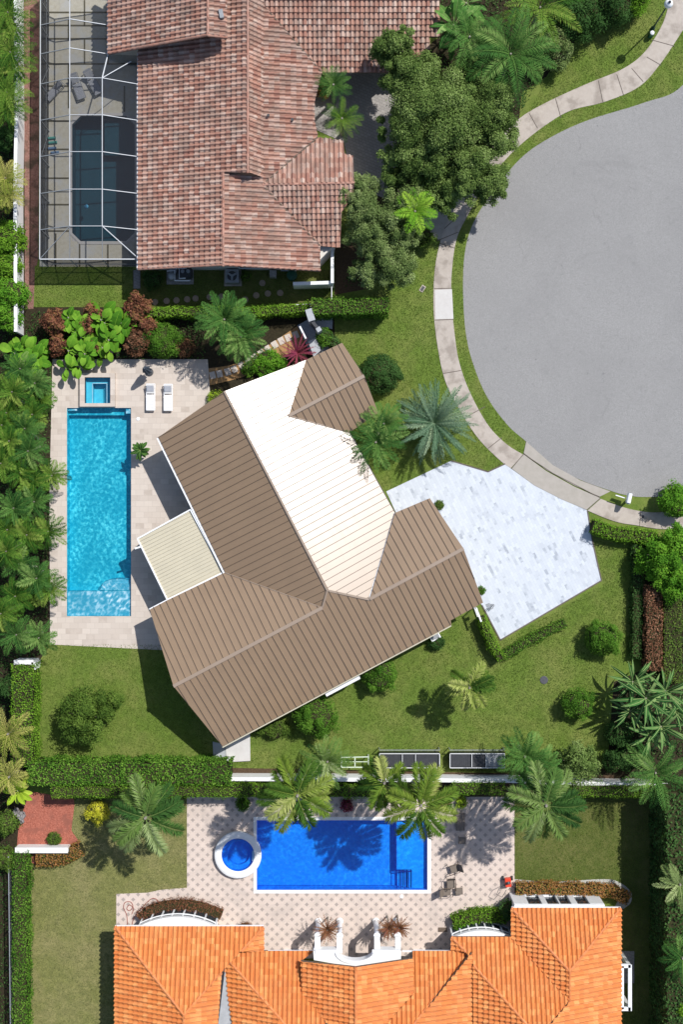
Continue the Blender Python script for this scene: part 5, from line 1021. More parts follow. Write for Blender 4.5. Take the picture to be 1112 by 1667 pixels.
# bronze and red borders of the south house
hedge(smooth_line([(226, 1497), (245, 1483), (280, 1476), (320, 1478), (360, 1492)], 3), 17, .8, 'curved bronze croton border around the left bay window', M['bromel'], 170, 220, .13, name='croton_border', rough=.2, aspect=.3)
hedge([(842, 1448), (900, 1448), (960, 1450)], 17, .8, 'long croton border of green and rust leaves by the gravel strip', M['croton'], 171, 220, .12, name='croton_border')
hedge([(962, 1450), (1000, 1453), (1025, 1466)], 18, .9, 'orange red croton border at the end of the gravel strip', M['croton'], 172, 220, .12, name='croton_border')
hedge(smooth_line([(738, 1505), (760, 1497), (790, 1492), (826, 1494)], 3), 20, 1.0, 'curved green hedge around the right bay window', M['hedgeb'], 173, 200)
bush(830, 1482, 18, 2., 'dark loose shrub against the corner of the east roof wing', M['dark'], 174, 1500, .13)
bush(400, 1512, 12, 1.0, 'small bronze spiky plant at the left roof eave', M['bromel'], 175, 500, .2, aspect=.15)
for i, (x, y, r, lb) in enumerate(((533, 1514, 21, 'bronze spiky plant in the left opening of the white portico'), (633, 1512, 18, 'bronze spiky plant left of centre in the right portico opening'), (650, 1511, 17, 'bronze spiky plant at the outer side of the right portico opening'))):
    palm(x, y, r, 2.8, lb, M['bromel'], 180 + i, 34, .7, (-.1, 1.3), .10, 8, .10, name='cordyline_plant', cat='plant', group='bronze plants at the portico', r0=.05)
bush(748, 1512, 13, 1.4, 'small round green bush by the right roof hip of the south house', M['bright'], 184, 900, .1)
# ---------------------------------------------------------------- grass blades
def inpoly(P, poly):
    x, y = P[:, 0], P[:, 1]; ins = np.zeros(len(P), bool); n = len(poly)
    for i in range(n):
        x1, y1 = poly[i]; x2, y2 = poly[(i + 1) % n]
        if y1 == y2: continue
        c = ((y1 > y) != (y2 > y)) & (x < (x2 - x1) * (y - y1) / (y2 - y1) + x1); ins ^= c
    return ins
def grass(polys, mat, dens, seed):
    rs = np.random.RandomState(seed); C = []
    for poly in polys:
        W = [tuple(g(*q)[:2]) for q in poly]; xs = [p_[0] for p_ in W]; ys = [p_[1] for p_ in W]; k = int((max(xs) - min(xs)) * (max(ys) - min(ys)) * dens)
        P = np.stack([rs.uniform(min(xs), max(xs), k), rs.uniform(min(ys), max(ys), k)], 1); C.append(P[inpoly(P, W)])
    C = np.concatenate(C); n = len(C); a = rs.uniform(0, 2 * math.pi, n); d = np.stack([np.cos(a), np.sin(a), np.zeros(n)], 1); s_ = np.stack([-np.sin(a), np.cos(a), np.zeros(n)], 1)
    B = np.concatenate([C, np.full((n, 1), .005)], 1); h = rs.uniform(.03, .075, n)[:, None]; w_ = rs.uniform(.012, .026, n)[:, None]; up = np.array([0, 0, 1.])
    Q = np.stack([B - s_ * w_, B + s_ * w_, B + s_ * w_ * .6 + up * h + d * h * .8, B - s_ * w_ * .6 + up * h * .9 + d * h * .9], 1)
    patch = .5 + .28 * np.sin(C[:, 0] * .9 + np.sin(C[:, 1] * 1.3) * 1.5) * np.cos(C[:, 1] * .7 + C[:, 0] * .2)
    o = quads_obj('lawn_grass', Q, patch * .5 + rs.uniform(0, .5, n), mat, None); tag(o, kind='stuff'); return o
LM = {0: 'grassblade', 1: 'grassblade', 2: 'grassblade', 3: 'grassblade', 4: 'grassblade', 5: 'grassdry', 6: 'grassblade', 7: 'grassblade', 8: 'grassblade'}
grass([p_ for i, (p_, z) in enumerate(LAWNS) if i not in (5,)], M['grassblade'], 230, 1); grass([LAWNS[5][0]], M['grassdry'], 230, 2)

def cover(name, polys, mat, dens, seed, size=.16, hmax=.45):
    rs = np.random.RandomState(seed); C = []
    for poly in polys:
        W = [tuple(g(*q)[:2]) for q in poly]; xs = [p_[0] for p_ in W]; ys = [p_[1] for p_ in W]; k = int((max(xs) - min(xs)) * (max(ys) - min(ys)) * dens)
        P = np.stack([rs.uniform(min(xs), max(xs), k), rs.uniform(min(ys), max(ys), k)], 1); C.append(P[inpoly(P, W)])
    C = np.concatenate(C); hgt = hmax * (.25 + .75 * np.abs(np.sin(C[:, 0] * 1.7 + np.sin(C[:, 1] * 1.1) * 2) * np.cos(C[:, 1] * 1.3 + .5)))
    P3 = np.concatenate([C, (hgt * rs.uniform(.15, 1, len(C)))[:, None] + .03], 1)
    o = quads_obj(name, leaf_quads(P3, np.tile([0, 0, 1.], (len(C), 1)) + rs.normal(0, .4, (len(C), 3)), size, rs, .5, .6), rs.uniform(0, 1, len(C)), mat, None); tag(o, kind='stuff')
cover('ground_cover', [[(-20, -20), (22, -20), (22, 480), (84, 590), (80, 1045), (50, 1085), (20, 1090), (15, 1700), (-20, 1700)], [(50, 508), (215, 508), (330, 520), (335, 585), (60, 585)], [(715, -20), (1000, -20), (945, 60), (900, 100), (845, 190), (780, 260), (700, 300), (715, 100)],
  [(590, 420), (640, 420), (600, 465), (550, 470)], [(1045, 885), (1130, 885), (1130, 1300), (1000, 1250), (1005, 1115), (1048, 1090)], [(1078, 1310), (1130, 1310), (1130, 1700), (1078, 1700)]], M['dark'], 45, 9)
cover('fallen_leaves', [[(700, 320), (800, 330), (760, 420), (700, 400)], [(570, 160), (640, 160), (650, 260), (590, 270)], [(40, 20), (60, 20), (58, 500), (42, 500)], [(380, 1252), (990, 1262), (990, 1270), (380, 1262)]], M['brownred'], 4, 10, .07, .02)
# ---------------------------------------------------------------- screen enclosure over the dark pool
def scr(name, a):
    mt = bpy.data.materials.new(name); mt.use_nodes = True; n = mt.node_tree; n.nodes.clear(); out = N(n, 'ShaderNodeOutputMaterial')
    tr = N(n, 'ShaderNodeBsdfTransparent'); df = N(n, 'ShaderNodeBsdfDiffuse'); df.inputs[0].default_value = (.035, .036, .04, 1); mx = N(n, 'ShaderNodeMixShader'); mx.inputs[0].default_value = a
    n.links.new(tr.outputs[0], mx.inputs[1]); n.links.new(df.outputs[0], mx.inputs[2]); n.links.new(mx.outputs[0], out.inputs[0]); return mt
M['screen'] = scr('black insect screen', .42); M['screenwall'] = scr('black wall screen', .72)
M['cageframe'] = pm('dulled white aluminium', (.55, .56, .57), (.48, .49, .50), 3, .5)
cg = thing('screen_enclosure', g(145, 220), 'white framed black screen enclosure over the dark teal pool', 'pool cage')
zw, zf, zg = 2.6, 3.7, 3.0
ys = [-46, -7, 31, 78, 127, 187, 247, 308, 368]; yl = [-40, 0, 41, 88, 137, 196, 255, 315, 374]
F_ = MB(); C1 = []; C2 = []; C3 = []; C0 = []
for a, b in zip(ys, yl):
    C0.append(g(65.5, b, zw)); C1.append(g(113, a, zf)); C2.append(g(166 if a >= 127 else 166, a, zf)); C3.append(g(223.5, b, zg) if a >= 127 else g(175.5, b, zg))
for i in range(len(ys)):
    D_ = MB(); D_.bar(C0[i], C1[i], .05, .08); D_.build('rafter', M['greymetal'], cg)
    if ys[i] >= 127: F_.bar(C1[i], C2[i], .035, .1); F_.bar(C2[i], C3[i], .045, .1)
    else: F_.bar(C1[i], C3[i], .045, .1)
k0 = ys.index(127)
F_.bar(C1[0], C1[-1], .05, .1); F_.bar(C2[k0], C2[-1], .05, .1); F_.bar(C3[k0], g(223.5, 422, zg), .1, .12); F_.bar(C3[k0 - 1], C2[k0], .07, .1)
F_.bar(C2[k0], g(213, 100, zg), .05, .08)
BL, BR = g(64, 422, zw), g(223, 422, zw); F_.bar(C0[0], BL, .05, .12); F_.bar(BL, BR, .07, .12); F_.bar(C2[-1], g(222, 418, zg - .2), .06, .1); W_ = MB(); W_.bar(C2[-1], g(166, 422, zw), .04, .08); W_.build('rafter', M['greymetal'], cg); W_ = MB(); W_.bar(C1[-1], g(113, 422, zw), .04, .08); W_.build('rafter', M['greymetal'], cg); W_ = MB(); W_.bar(C1[-1], BL, .04, .08); W_.build('rafter', M['greymetal'], cg)
F_.build('frame', M['cageframe'], cg)
P_ = MB()
for a in C0[1:] + [BL, g(113, 422, zw), g(166, 422, zw), BR]: P_.box((a.x, a.y, zw / 2), (.06, .06, zw - .06))
for a in (BL, BR): pass
for z in (.9,): P_.bar(lift(C0[0], z), lift(BL, z), .05, .05); P_.bar(lift(BL, z), lift(BR, z), .05, .05)
for a, b in ((C0[-1], C0[-2]), (C0[3], C0[4]), (C0[5], C0[6])): P_.bar(lift(a, .1), lift(b, zw - .1), .03, .03)
P_.build('wall_frame', M['greymetal'], cg)
s_ = MB(); q = Vector((0, 0, -.04))
for i in range(len(ys) - 1):
    s_.add([C0[i] + q, C0[i + 1] + q, C1[i + 1] + q, C1[i] + q], [(0, 1, 2, 3)])
    if i >= k0: s_.add([C1[i] + q, C1[i + 1] + q, C2[i + 1] + q, C2[i] + q], [(0, 1, 2, 3)]); s_.add([C2[i] + q, C2[i + 1] + q, C3[i + 1] + q, C3[i] + q], [(0, 1, 2, 3)])
    elif i == k0 - 1: s_.add([C1[i] + q, C1[i + 1] + q, C2[i + 1] + q, C3[i] + q], [(0, 1, 2, 3)]); s_.add([C3[i] + q, C2[k0] + q, C3[k0] + q, g(223.5, 90, zg) + q], [(0, 1, 2, 3)])
    else: s_.add([C1[i] + q, C1[i + 1] + q, C3[i + 1] + q, C3[i] + q], [(0, 1, 2, 3)])
s_.add([C0[-1] + q, BL + q, C1[-1] + q], [(0, 1, 2)]); s_.add([C1[-1] + q, BL + q, g(166, 422, zw) + q, C2[-1] + q], [(0, 1, 2, 3)]); s_.add([C2[-1] + q, g(166, 422, zw) + q, BR + q, C3[-1] + q], [(0, 1, 2, 3)])
s_.build('roof_screen', M['screen'], cg)
s_ = MB(); s_.add([lift(C0[0], .05), lift(BL, .05), BL, C0[0]], [(0, 1, 2, 3)]); s_.add([lift(BL, .05), lift(BR, .05), BR, BL], [(0, 1, 2, 3)]); s_.build('wall_screen', M['screenwall'], cg)
# ---------------------------------------------------------------- furniture
def box_parts(t, parts):      # (name, centre, size, mat, rz) in local coordinates of an unrotated thing at the origin
    for nm, c, sz, mt in parts: MB().box(c, sz).build(nm, M[mt], t)
def lounger(label, group, mt='whitemetal', fab='white', towel=None, back=.5, up=.35):
    t = thing('sun_lounger', (0, 0, 0), label, 'sun lounger', group)
    f = MB()
    for x in (-.31, .31): f.box((x, 0, .30), (.05, 1.96, .06))
    for y in (-.97, .97): f.box((0, y, .30), (.57, .05, .06))
    f.build('frame', M[mt], t)
    for x in (-.3, .3):
        for y in (-.8, .75): MB().box((x, y, .14), (.05, .05, .26)).build('leg', M[mt], t)
    s = MB()
    for i in range(11): s.box((0, -.92 + i * .105, .335), (.56, .09, .02))
    s.build('seat', M[fab], t)
    b = MB(); a = up
    for i in range(7): d = .05 + i * .105; b.box((0, .26 + d * math.cos(a), .34 + d * math.sin(a)), (.56, .09, .02), M=Matrix.Rotation(a, 3, 'X'))
    b.build('backrest', M[fab], t)
    if towel: 
        b = MB(); b.box((0, .62, .34 + .40 * math.sin(a) + .02), (.50, .42, .05), M=Matrix.Rotation(a, 3, 'X')); b.build('headrest', M[towel], t)
    return t
def copy_thing(o, label=None, group=None):
    c = o.copy(); COL.objects.link(c)
    for ch in o.children:
        d = ch.copy(); COL.objects.link(d); d.parent = c
        for gc in ch.children: e = gc.copy(); COL.objects.link(e); e.parent = d
    if label: c['label'] = label
    if group: c['group'] = group
    return c
def place(o, px, py, rz=0, z=.04, s=1.): o.location = g(px, py) + Vector((0, 0, z)); o.rotation_euler = (0, 0, rz); o.scale = (s, s, s); return o
l1 = place(lounger('left of the two white sun loungers with grey headrests on the stone deck', 'white loungers by the turquoise pool', 'whitemetal', 'white', 'towel'), 246, 647, .0)
place(copy_thing(l1, 'right of the two white sun loungers with grey headrests on the stone deck'), 274.5, 647.5, .0)
l3 = place(lounger('dark lounger inside the screen enclosure nearest the dark pool', 'dark loungers inside the screen enclosure', 'greymetal', 'towel', None, up=.6), 127, 143, .35, .04, 1.0)
place(copy_thing(l3, 'dark lounger inside the screen enclosure turned toward the house'), 152, 136, .5)
place(copy_thing(l3, 'dark lounger with a round frame at the left screen wall'), 90, 150, -.75, s=.85)
def chair(label, group, mt='wood', fab='bronze'):
    t = thing('deck_chair', (0, 0, 0), label, 'chair', group)
    for x in (-.3, .3):
        f = MB(); f.tube([(x, -.42, .04), (x, -.42, .62), (x, -.3, .66), (x, .3, .62), (x, .38, .04)], .022, 6); f.build('leg', M[mt], t)
    MB().box((0, 0, .40), (.54, .56, .03)).build('seat', M[fab], t)
    MB().box((0, .42, .72), (.54, .04, .64), M=Matrix.Rotation(-.45, 3, 'X')).build('backrest', M[fab], t)
    return t
CG_ = 'brown sling chairs by the blue pool'
c1 = place(chair('brown sling chair standing alone between the blue pool and other chairs', CG_), 739, 1411, -1.3, .04, 1.05)
place(copy_thing(c1, 'brown sling chair with its back toward the blue pool'), 734, 1436, .05, s=1.05); place(copy_thing(c1, 'lowest brown sling chair pushed into another chair'), 727, 1449, 1.6, s=1.)
def ottoman(label):
    t = thing('footstool', (0, 0, 0), label, 'footstool')
    for x in (-.25, .25): MB().tube([(x, -.25, .02), (x, -.25, .36), (x, .25, .36), (x, .25, .02)], .02, 6).build('leg', M['wood'], t)
    MB().box((0, 0, .38), (.52, .5, .03)).build('seat', M['bronze'], t); return t
place(ottoman('low brown footstool beside the lowest sling chair'), 747, 1448, .05)
place(ottoman('brown footstool in palm shade at the pool corner'), 752, 1366, .0)
def bench(label):
    t = thing('sun_lounger', (0, 0, 0), label, 'sun lounger')
    f = MB()
    for x in (-.3, .3): f.box((x, 0, .3), (.05, 1.3, .06))
    f.build('frame', M['wood'], t); s = MB()
    for i in range(14): s.box((0, -.6 + i * .092, .34), (.6, .07, .02))
    s.build('seat', M['bronze'], t)
    for x in (-.28, .28):
        for y in (-.55, .55): MB().box((x, y, .14), (.05, .05, .26)).build('leg', M['wood'], t)
    return t
place(bench('brown slatted lounger at the upper right corner of the blue pool deck'), 749, 1336, .0)
# closed dark umbrella
u = thing('patio_umbrella', g(243, 606), 'closed dark grey umbrella standing beside the white loungers', 'umbrella'); b = g(243, 606); 
mb = MB(); mb.lathe(b, [(.3, .04), (.3, .09), (.06, .12), (.06, .3)], 16); mb.build('base', M['darkmetal'], u)
mb = MB(); mb.tube([b + Vector((0, 0, .1)), b + Vector((0, 0, 2.6))], .03, 8); mb.build('pole', M['greymetal'], u)
mb = MB(); V = []; n_ = 16
prof = [(.05, 2.55), (.13, 2.35), (.22, 1.6), (.30, 1.0), (.26, .95)]
for (r, z) in prof:
    for k in range(n_): t = 2 * math.pi * k / n_; rr = r * (1 + (.25 if k % 2 else -.2)); V.append(b + Vector((rr * math.cos(t), rr * math.sin(t), z)))
mb.add(V, [(i * n_ + k, i * n_ + (k + 1) % n_, (i + 1) * n_ + (k + 1) % n_, (i + 1) * n_ + k) for i in range(4) for k in range(n_)]); mb.build('canopy', pm('slate umbrella cloth', (.07, .09, .12), (.05, .065, .09), 5, .9), u)
# potted plant by the pool
u = bigleaf(227, 733, 16, 1.5, 'leafy green potted plant on the deck at the right side of the turquoise pool', M['palmg'], 300, 22, .35, name='potted_plant'); b = g(227, 733, 1.0)
mb = MB(); mb.lathe((u.location.x, u.location.y, 0), [(.14, .03), (.2, .4), (.22, .42), (.18, .42), (.17, .38)], 14); mb.build('pot', M['greymetal'], u)
def floor_disc(name, px, py, r, label, cat, mat, z=.03, h=.02, group=None, n=20):
    mb = MB(); c = g(px, py); mb.lathe((0, 0, 0), [(r, 0), (r, h), (r - .03, h + .01)] , n); o = mb.build(name, M[mat], loc=None); o.location = (c.x, c.y, z); tag(o, label, cat, group); return o
floor_disc('skimmer_lid', 224.5, 682, .13, 'small round white lid on the deck below the white loungers', 'lid', 'whitemetal', .035)
floor_disc('skimmer_lid', 654, 1459, .14, 'round white lid on the diamond paving below the blue pool', 'lid', 'whitemetal', .045)
M['manhole'] = pm('dark iron', (.05, .05, .06), (.09, .09, .10), 12, .6)
d_ = floor_disc('manhole_cover', 886, 1107, .30, 'round dark grey manhole cover in the right lawn', 'manhole cover', 'manhole', .02, .03)
floor_disc('valve_cover', 1047, 841, .11, 'tiny dark round cap set into the sidewalk near the mailbox', 'valve cover', 'darkmetal', .055, .01)
mb = MB(); c = g(688, 470); mb.box((0, 0, .02), (.5, .32, .04), 1.0); mb.cur = 1; mb.box((0, 0, .045), (.36, .2, .02), 1.0); o = mb.build('meter_cover', [M['concrete'], M['darkmetal']]); o.location = (c.x, c.y, .015); tag(o, 'small rectangular concrete meter box in the lawn near the sidewalk', 'meter box')
mb = MB(); c = g(721, 1513); mb.box((0, 0, .02), (.68, .32, .04)); o = mb.build('door_mat', M['wood']); o.location = (c.x, c.y, .04); tag(o, 'small dark mat on the diamond paving near the right bay window', 'mat')
mb = MB(); mb.lathe((0, 0, 0), [(.01, 0), (.12, .03), (.16, .12), (.12, .2), (.01, .24)], 16); o = mb.build('floating_ball', pm('light blue plastic', (.10, .45, .7), (.08, .4, .65), 3, .4), smooth=True); o.location = g(140, 336) + Vector((0, 0, -.14)); tag(o, 'small light blue float drifting in the dark teal pool', 'pool float')
t = thing('pool_toy', g(85, 236), 'teal and blue folded pool float lying by the left screen wall', 'pool float'); b = g(85, 236)
for i, (dx, dy, mt_) in enumerate(((-.05, .45, (.12, .42, .36)), (.05, .12, (.12, .42, .36)), (.0, -.3, (.20, .32, .50)), (.2, -.62, (.20, .32, .50)))):
    mb = MB(); mb.tube([b + Vector((dx - .3, dy, .12)), b + Vector((dx + .3, dy + .05, .12))], .1, 8); mb.build('air_tube', pm('float vinyl', mt_, tuple(x * .8 for x in mt_), 4, .4), t)
# ---------------------------------------------------------------- stepping stones and flagstones
SS = 'round stepping stones below the north house'
first = None
names = ['second', 'third', 'fourth', 'fifth', 'sixth', 'seventh', 'eighth', 'ninth', 'tenth', 'eleventh', 'twelfth']
for i, (x, y) in enumerate(((234, 490), (252, 492), (271, 490), (287, 489), (304.5, 487.5), (318, 486), (341, 483.5), (360, 483), (399, 488), (417, 481), (427, 461), (436, 478), (456, 477))):
    lb = 'leftmost round stepping stone below the north house' if i == 0 else ('rightmost round stepping stone below the north house' if i == 12 else names[i - 1] + ' round stepping stone from the left below the north house')
    if first is None:
        mb = MB(); mb.lathe((0, 0, 0), [(.235, 0), (.235, .03), (.21, .04)], 20); first = mb.build('stepping_stone', pm('tan cast stone', (.36, .28, .21), (.27, .21, .16), 9, .9, .1, 20, .4)); o = first
    else: o = first.copy(); COL.objects.link(o)
    o.location = g(x, y) + Vector((0, 0, .03)); o.rotation_euler = (0, 0, i); tag(o, lb, 'stepping stone', SS)
FS = 'square paving stones of the curved garden path'; first = None
path = smooth_line([(346, 611), (375, 604), (400, 591), (430, 572), (458, 555), (482, 545)], 20); D = [0]
for a, b in zip(path[:-1], path[1:]): D.append(D[-1] + math.dist(a, b))
nst = 13
for i in range(nst):
    d = D[-1] * i / (nst - 1); j = min(len(path) - 2, max(0, sum(1 for q in D if q <= d) - 1)); x, y = path[j]; ang = math.atan2(-(path[j + 1][1] - path[j][1]), path[j + 1][0] - path[j][0])
    if first is None:
        mb = MB(); mb.box((0, 0, .02), (.43, .52, .05)); first = mb.build('paving_stone', M['travertine']); o = first
    else: o = first.copy(); COL.objects.link(o)
    nm = ['first', 'second', 'third', 'fourth', 'fifth', 'sixth', 'seventh', 'eighth', 'ninth', 'tenth', 'eleventh', 'twelfth', 'last'][i]
    o.location = g(x, y) + Vector((0, 0, .03)); o.rotation_euler = (0, 0, ang); tag(o, nm + ' square stone of the curved garden path counted from the pool deck', 'paving stone', FS)
# ---------------------------------------------------------------- equipment by the north house
t = thing('pool_equipment', g(295, 452), 'grey pool pump and filter set on a gravel pad below the tiled eave', 'pool equipment'); b = g(293, 450)
MB().box(b + Vector((0, 0, .05)), (2.0, 1.2, .08)).build('pad', M['greypaver'], t)
mb = MB(); mb.lathe(b + Vector((-.55, -.1, 0)), [(.26, .1), (.28, .5), (.24, .85), (.1, .95), (.01, .97)], 18); mb.build('filter_tank', M['greywall'], t, smooth=True)
MB().box(b + Vector((-.45, .35, .35)), (.5, .35, .5)).build('control_box', M['greywall'], t); MB().box(b + Vector((.5, .15, .5)), (.85, .8, .8)).build('heater', M['darkmetal'], t)
mb = MB(); mb.tube([b + Vector((-.9, .3, .5)), b + Vector((-.3, .3, .75)), b + Vector((-.3, -.45, .75)), b + Vector((.8, -.45, .75)), b + Vector((.8, -.35, .3))], .05, 8); mb.tube([b + Vector((.05, .5, .8)), b + Vector((.05, -.3, .8)), b + Vector((.5, -.3, .92))], .05, 8); mb.build('pipe', M['whitemetal'], t)
for i in range(2):
    mb = MB(); mb.tube([b + Vector((.3 + i * .4, .2, .92)), b + Vector((.3 + i * .4, .2, .96))], .14, 14); mb.build('fan', M['greymetal'], t)
t = thing('air_conditioner', g(378, 449), 'square grey air conditioner with a round black fan below the tiled eave', 'air conditioner'); b = g(377.5, 449, .9); b.z = 0
MB().box(b + Vector((0, 0, .06)), (1.3, 1.2, .08)).build('pad', M['concrete'], t); MB().box(b + Vector((0, 0, .5)), (.98, .98, .78)).build('body', M['greymetal'], t)
mb = MB(); mb.lathe(b, [(.40, .89), (.42, .93), (.38, .94), (.36, .90)], 28); mb.f = [f for f in mb.f if len(f) == 4]; mb.mi = mb.mi[:len(mb.f)]; mb.r = mb.r[:len(mb.f)]; mb.build('fan_rim', M['greymetal'], t)
mb = MB(); mb.tube([b + Vector((0, 0, .892)), b + Vector((0, 0, .897))], .39, 28); mb.build('fan_well', M['darkmetal'], t)
mb = MB(); mb.tube([b + Vector((0, 0, .898)), b + Vector((0, 0, .93))], .1, 12)
for k in range(3): a = k * 2.094 + .5; mb.box(b + Vector((math.cos(a) * .2, math.sin(a) * .2, .915)), (.3, .14, .01), a)
mb.build('fan', M['greymetal'], t)
bush(400, 449, 10, .9, 'square yellow green shrub beside the air conditioner', M['olive'], 310, 800, .08)
bush(248, 455, 18, 1.2, 'dark round shrub at the end of the pool cage wall', M['dark'], 311, 1500, .1)
mb = MB(); c = g(444, 445, .7); mb.box((0, 0, .3), (.5, .5, .6)); o = mb.build('storage_box', M['greypaver']); o.location = (c.x, c.y, .02); tag(o, 'small brown box against the north house wall under the eave', 'box')
mb = MB(); c = g(475, 447, 1.); mb.lathe((0, 0, 0), [(.3, 0), (.35, .8), (.38, .82), (.05, .9)], 14); o = mb.build('rubbish_bin', pm('dark green plastic', (.02, .09, .05), (.02, .07, .04), 3, .5)); o.location = (c.x, c.y, .02); tag(o, 'dark green round bin against the north house beside the white wall', 'bin')
mb = MB(); mb.prism([g(217, 440), g(228, 440), g(228, 470), g(217, 470)], .03, .07); tag(mb.build('step_slab', M['greypaver']), kind='structure')
# ---------------------------------------------------------------- walls, fences, gates
def wall_seg(name, pts, zt, th, label, cat, mat, cap=None):
    P = [g(*q, zt) for q in pts]; c = (P[0] + P[-1]) / 2; t = thing(name, (c.x, c.y, 0), label, cat); mb = MB()
    for a, b in zip(P[:-1], P[1:]): a = lift(a, zt / 2); b = lift(b, zt / 2); mb.bar(a, b, th, zt)
    mb.build('wall', M[mat], t); mb = MB()
    for a, b in zip(P[:-1], P[1:]): mb.bar(lift(a, zt + .03), lift(b, zt + .03), th + .06, .06)
    mb.build('coping', M[cap or mat], t); return t
wall_seg('boundary_wall', [(24, -60), (26, 200), (24, 300), (25, 540)], 1.9, .18, 'long white boundary wall beside the reddish mulch strip at the left', 'wall', 'white')
wall_seg('boundary_wall', [(22, 1078), (54, 1078), (54, 1090)], 1.6, .25, 'short white wall end beside the bottom corner of the stone pool deck', 'wall', 'white')
wall_seg('boundary_wall', [(372, 1268), (600, 1269), (830, 1271), (1000, 1277), (1090, 1278)], 1.5, .22, 'long white boundary wall above the blue pool garden', 'wall', 'white')
wall_seg('boundary_wall', [(371.5, 1236), (373.5, 1266)], 1.4, .16, 'short white wall return beside the corner stoop', 'wall', 'white')
wall_seg('garden_wall', [(24, 1384), (110, 1384)], 1.0, .34, 'low pinkish white wall below the red mulch bed', 'wall', 'white')
wall_seg('garden_wall', [(477, 462), (540, 460)], 1.7, .18, 'short white wall below the pink tiled corner of the north house', 'wall', 'white')
wall_seg('garden_wall', [(541, 404), (541, 461)], 2.0, .16, 'white wall running down from the north house corner', 'wall', 'white')
def fence(name, a, b, zt, label, mat, th=.05, pick=0):
    A, B = g(*a, zt), g(*b, zt); t = thing(name, ((A.x + B.x) / 2, (A.y + B.y) / 2, 0), label, 'fence'); mb = MB(); mb.bar(lift(A, zt - .03), lift(B, zt - .03), th, .06); mb.build('top_rail', M[mat], t); MB().bar(lift(A, .15), lift(B, .15), th, .05).build('bottom_rail', M[mat], t)
    L = (B - A).length; k = int(L / .12); mb = MB()
    for i in range(1, k): p_ = A + (B - A) * (i / k); mb.box((p_.x, p_.y, zt / 2 + .04), (.022, .022, zt - .16))
    mb.build('pickets', M[mat], t)
    for i in range(int(L / 2.4) + 1):
        p_ = A + (B - A) * (i / max(1, int(L / 2.4))); MB().box((p_.x, p_.y, zt / 2 + .02), (.07, .07, zt + .04)).build('post', M[mat], t)
    return t
fence('metal_fence', (540, 462), (540, 492), 1.3, 'thin white fence panel between the white wall and the hedge', 'whitemetal')
fence('metal_fence', (478, 496), (512, 495), 1.3, 'thin white fence rail at the edge of the hedge above the entry gate', 'whitemetal')
fence('metal_fence', (13, 1395), (17, 1760), 1.5, 'dark thin fence left of the narrow vertical hedge at the bottom', 'greymetal')
fence('metal_fence', (776, 990), (784, 1012), 1.6, 'white fence panel running down from the garage corner', 'whitemetal', .12)
# entry gate: grey posts, grey walls and a dark gate leaf
t = thing('entry_gate', g(505, 545), 'grey rendered gate walls and dark gate between the hedge and small roof wing', 'gate')
def seg(a, b, zt, th, mat, nm): A, B = g(*a, zt), g(*b, zt); mb = MB(); mb.bar(lift(A, zt / 2), lift(B, zt / 2), th, zt); return mb.build(nm, M[mat], t)
seg((502, 503), (508, 522), 2.2, .5, 'greywall', 'gate_pier'); seg((508, 523), (519, 536), 2.0, .22, 'darkmetal', 'gate_leaf'); seg((517, 533), (521, 539), 2.2, .34, 'greywall', 'gate_pier'); seg((488, 531), (498, 551), 1.4, .12, 'whitemetal', 'side_rail')
mb = MB(); mb.prism([g(502, 558), g(514, 552), g(523, 572), g(511, 583)], .05, .75); o = mb.build('storage_bench', M['greywall']); tag(o, 'pale grey bench box in the shade beside the entry gate', 'bench')
# boulder fountain by the red mulch
t = thing('stone_feature', g(36, 1328), 'rough grey stone feature at the left of the red mulch bed', 'rockery'); rs_ = random.Random(4)
for i in range(9):
    b = g(30 + rs_.uniform(-7, 12), 1326 + rs_.uniform(-10, 10)); bm = bmesh.new(); bmesh.ops.create_icosphere(bm, subdivisions=2, radius=rs_.uniform(.15, .32))
    for v in bm.verts: v.co *= rs_.uniform(.8, 1.15)
    for v in bm.verts: v.co += Vector((b.x, b.y, .2 + rs_.uniform(0, .35)))
    me = bpy.data.meshes.new('boulder'); bm.to_mesh(me); bm.free(); link_mesh('boulder', me, pm('grey rock', (.18, .17, .17), (.34, .32, .31), 6, .9, .1, 14, .8) if i == 0 else bpy.data.materials['grey rock'], t)
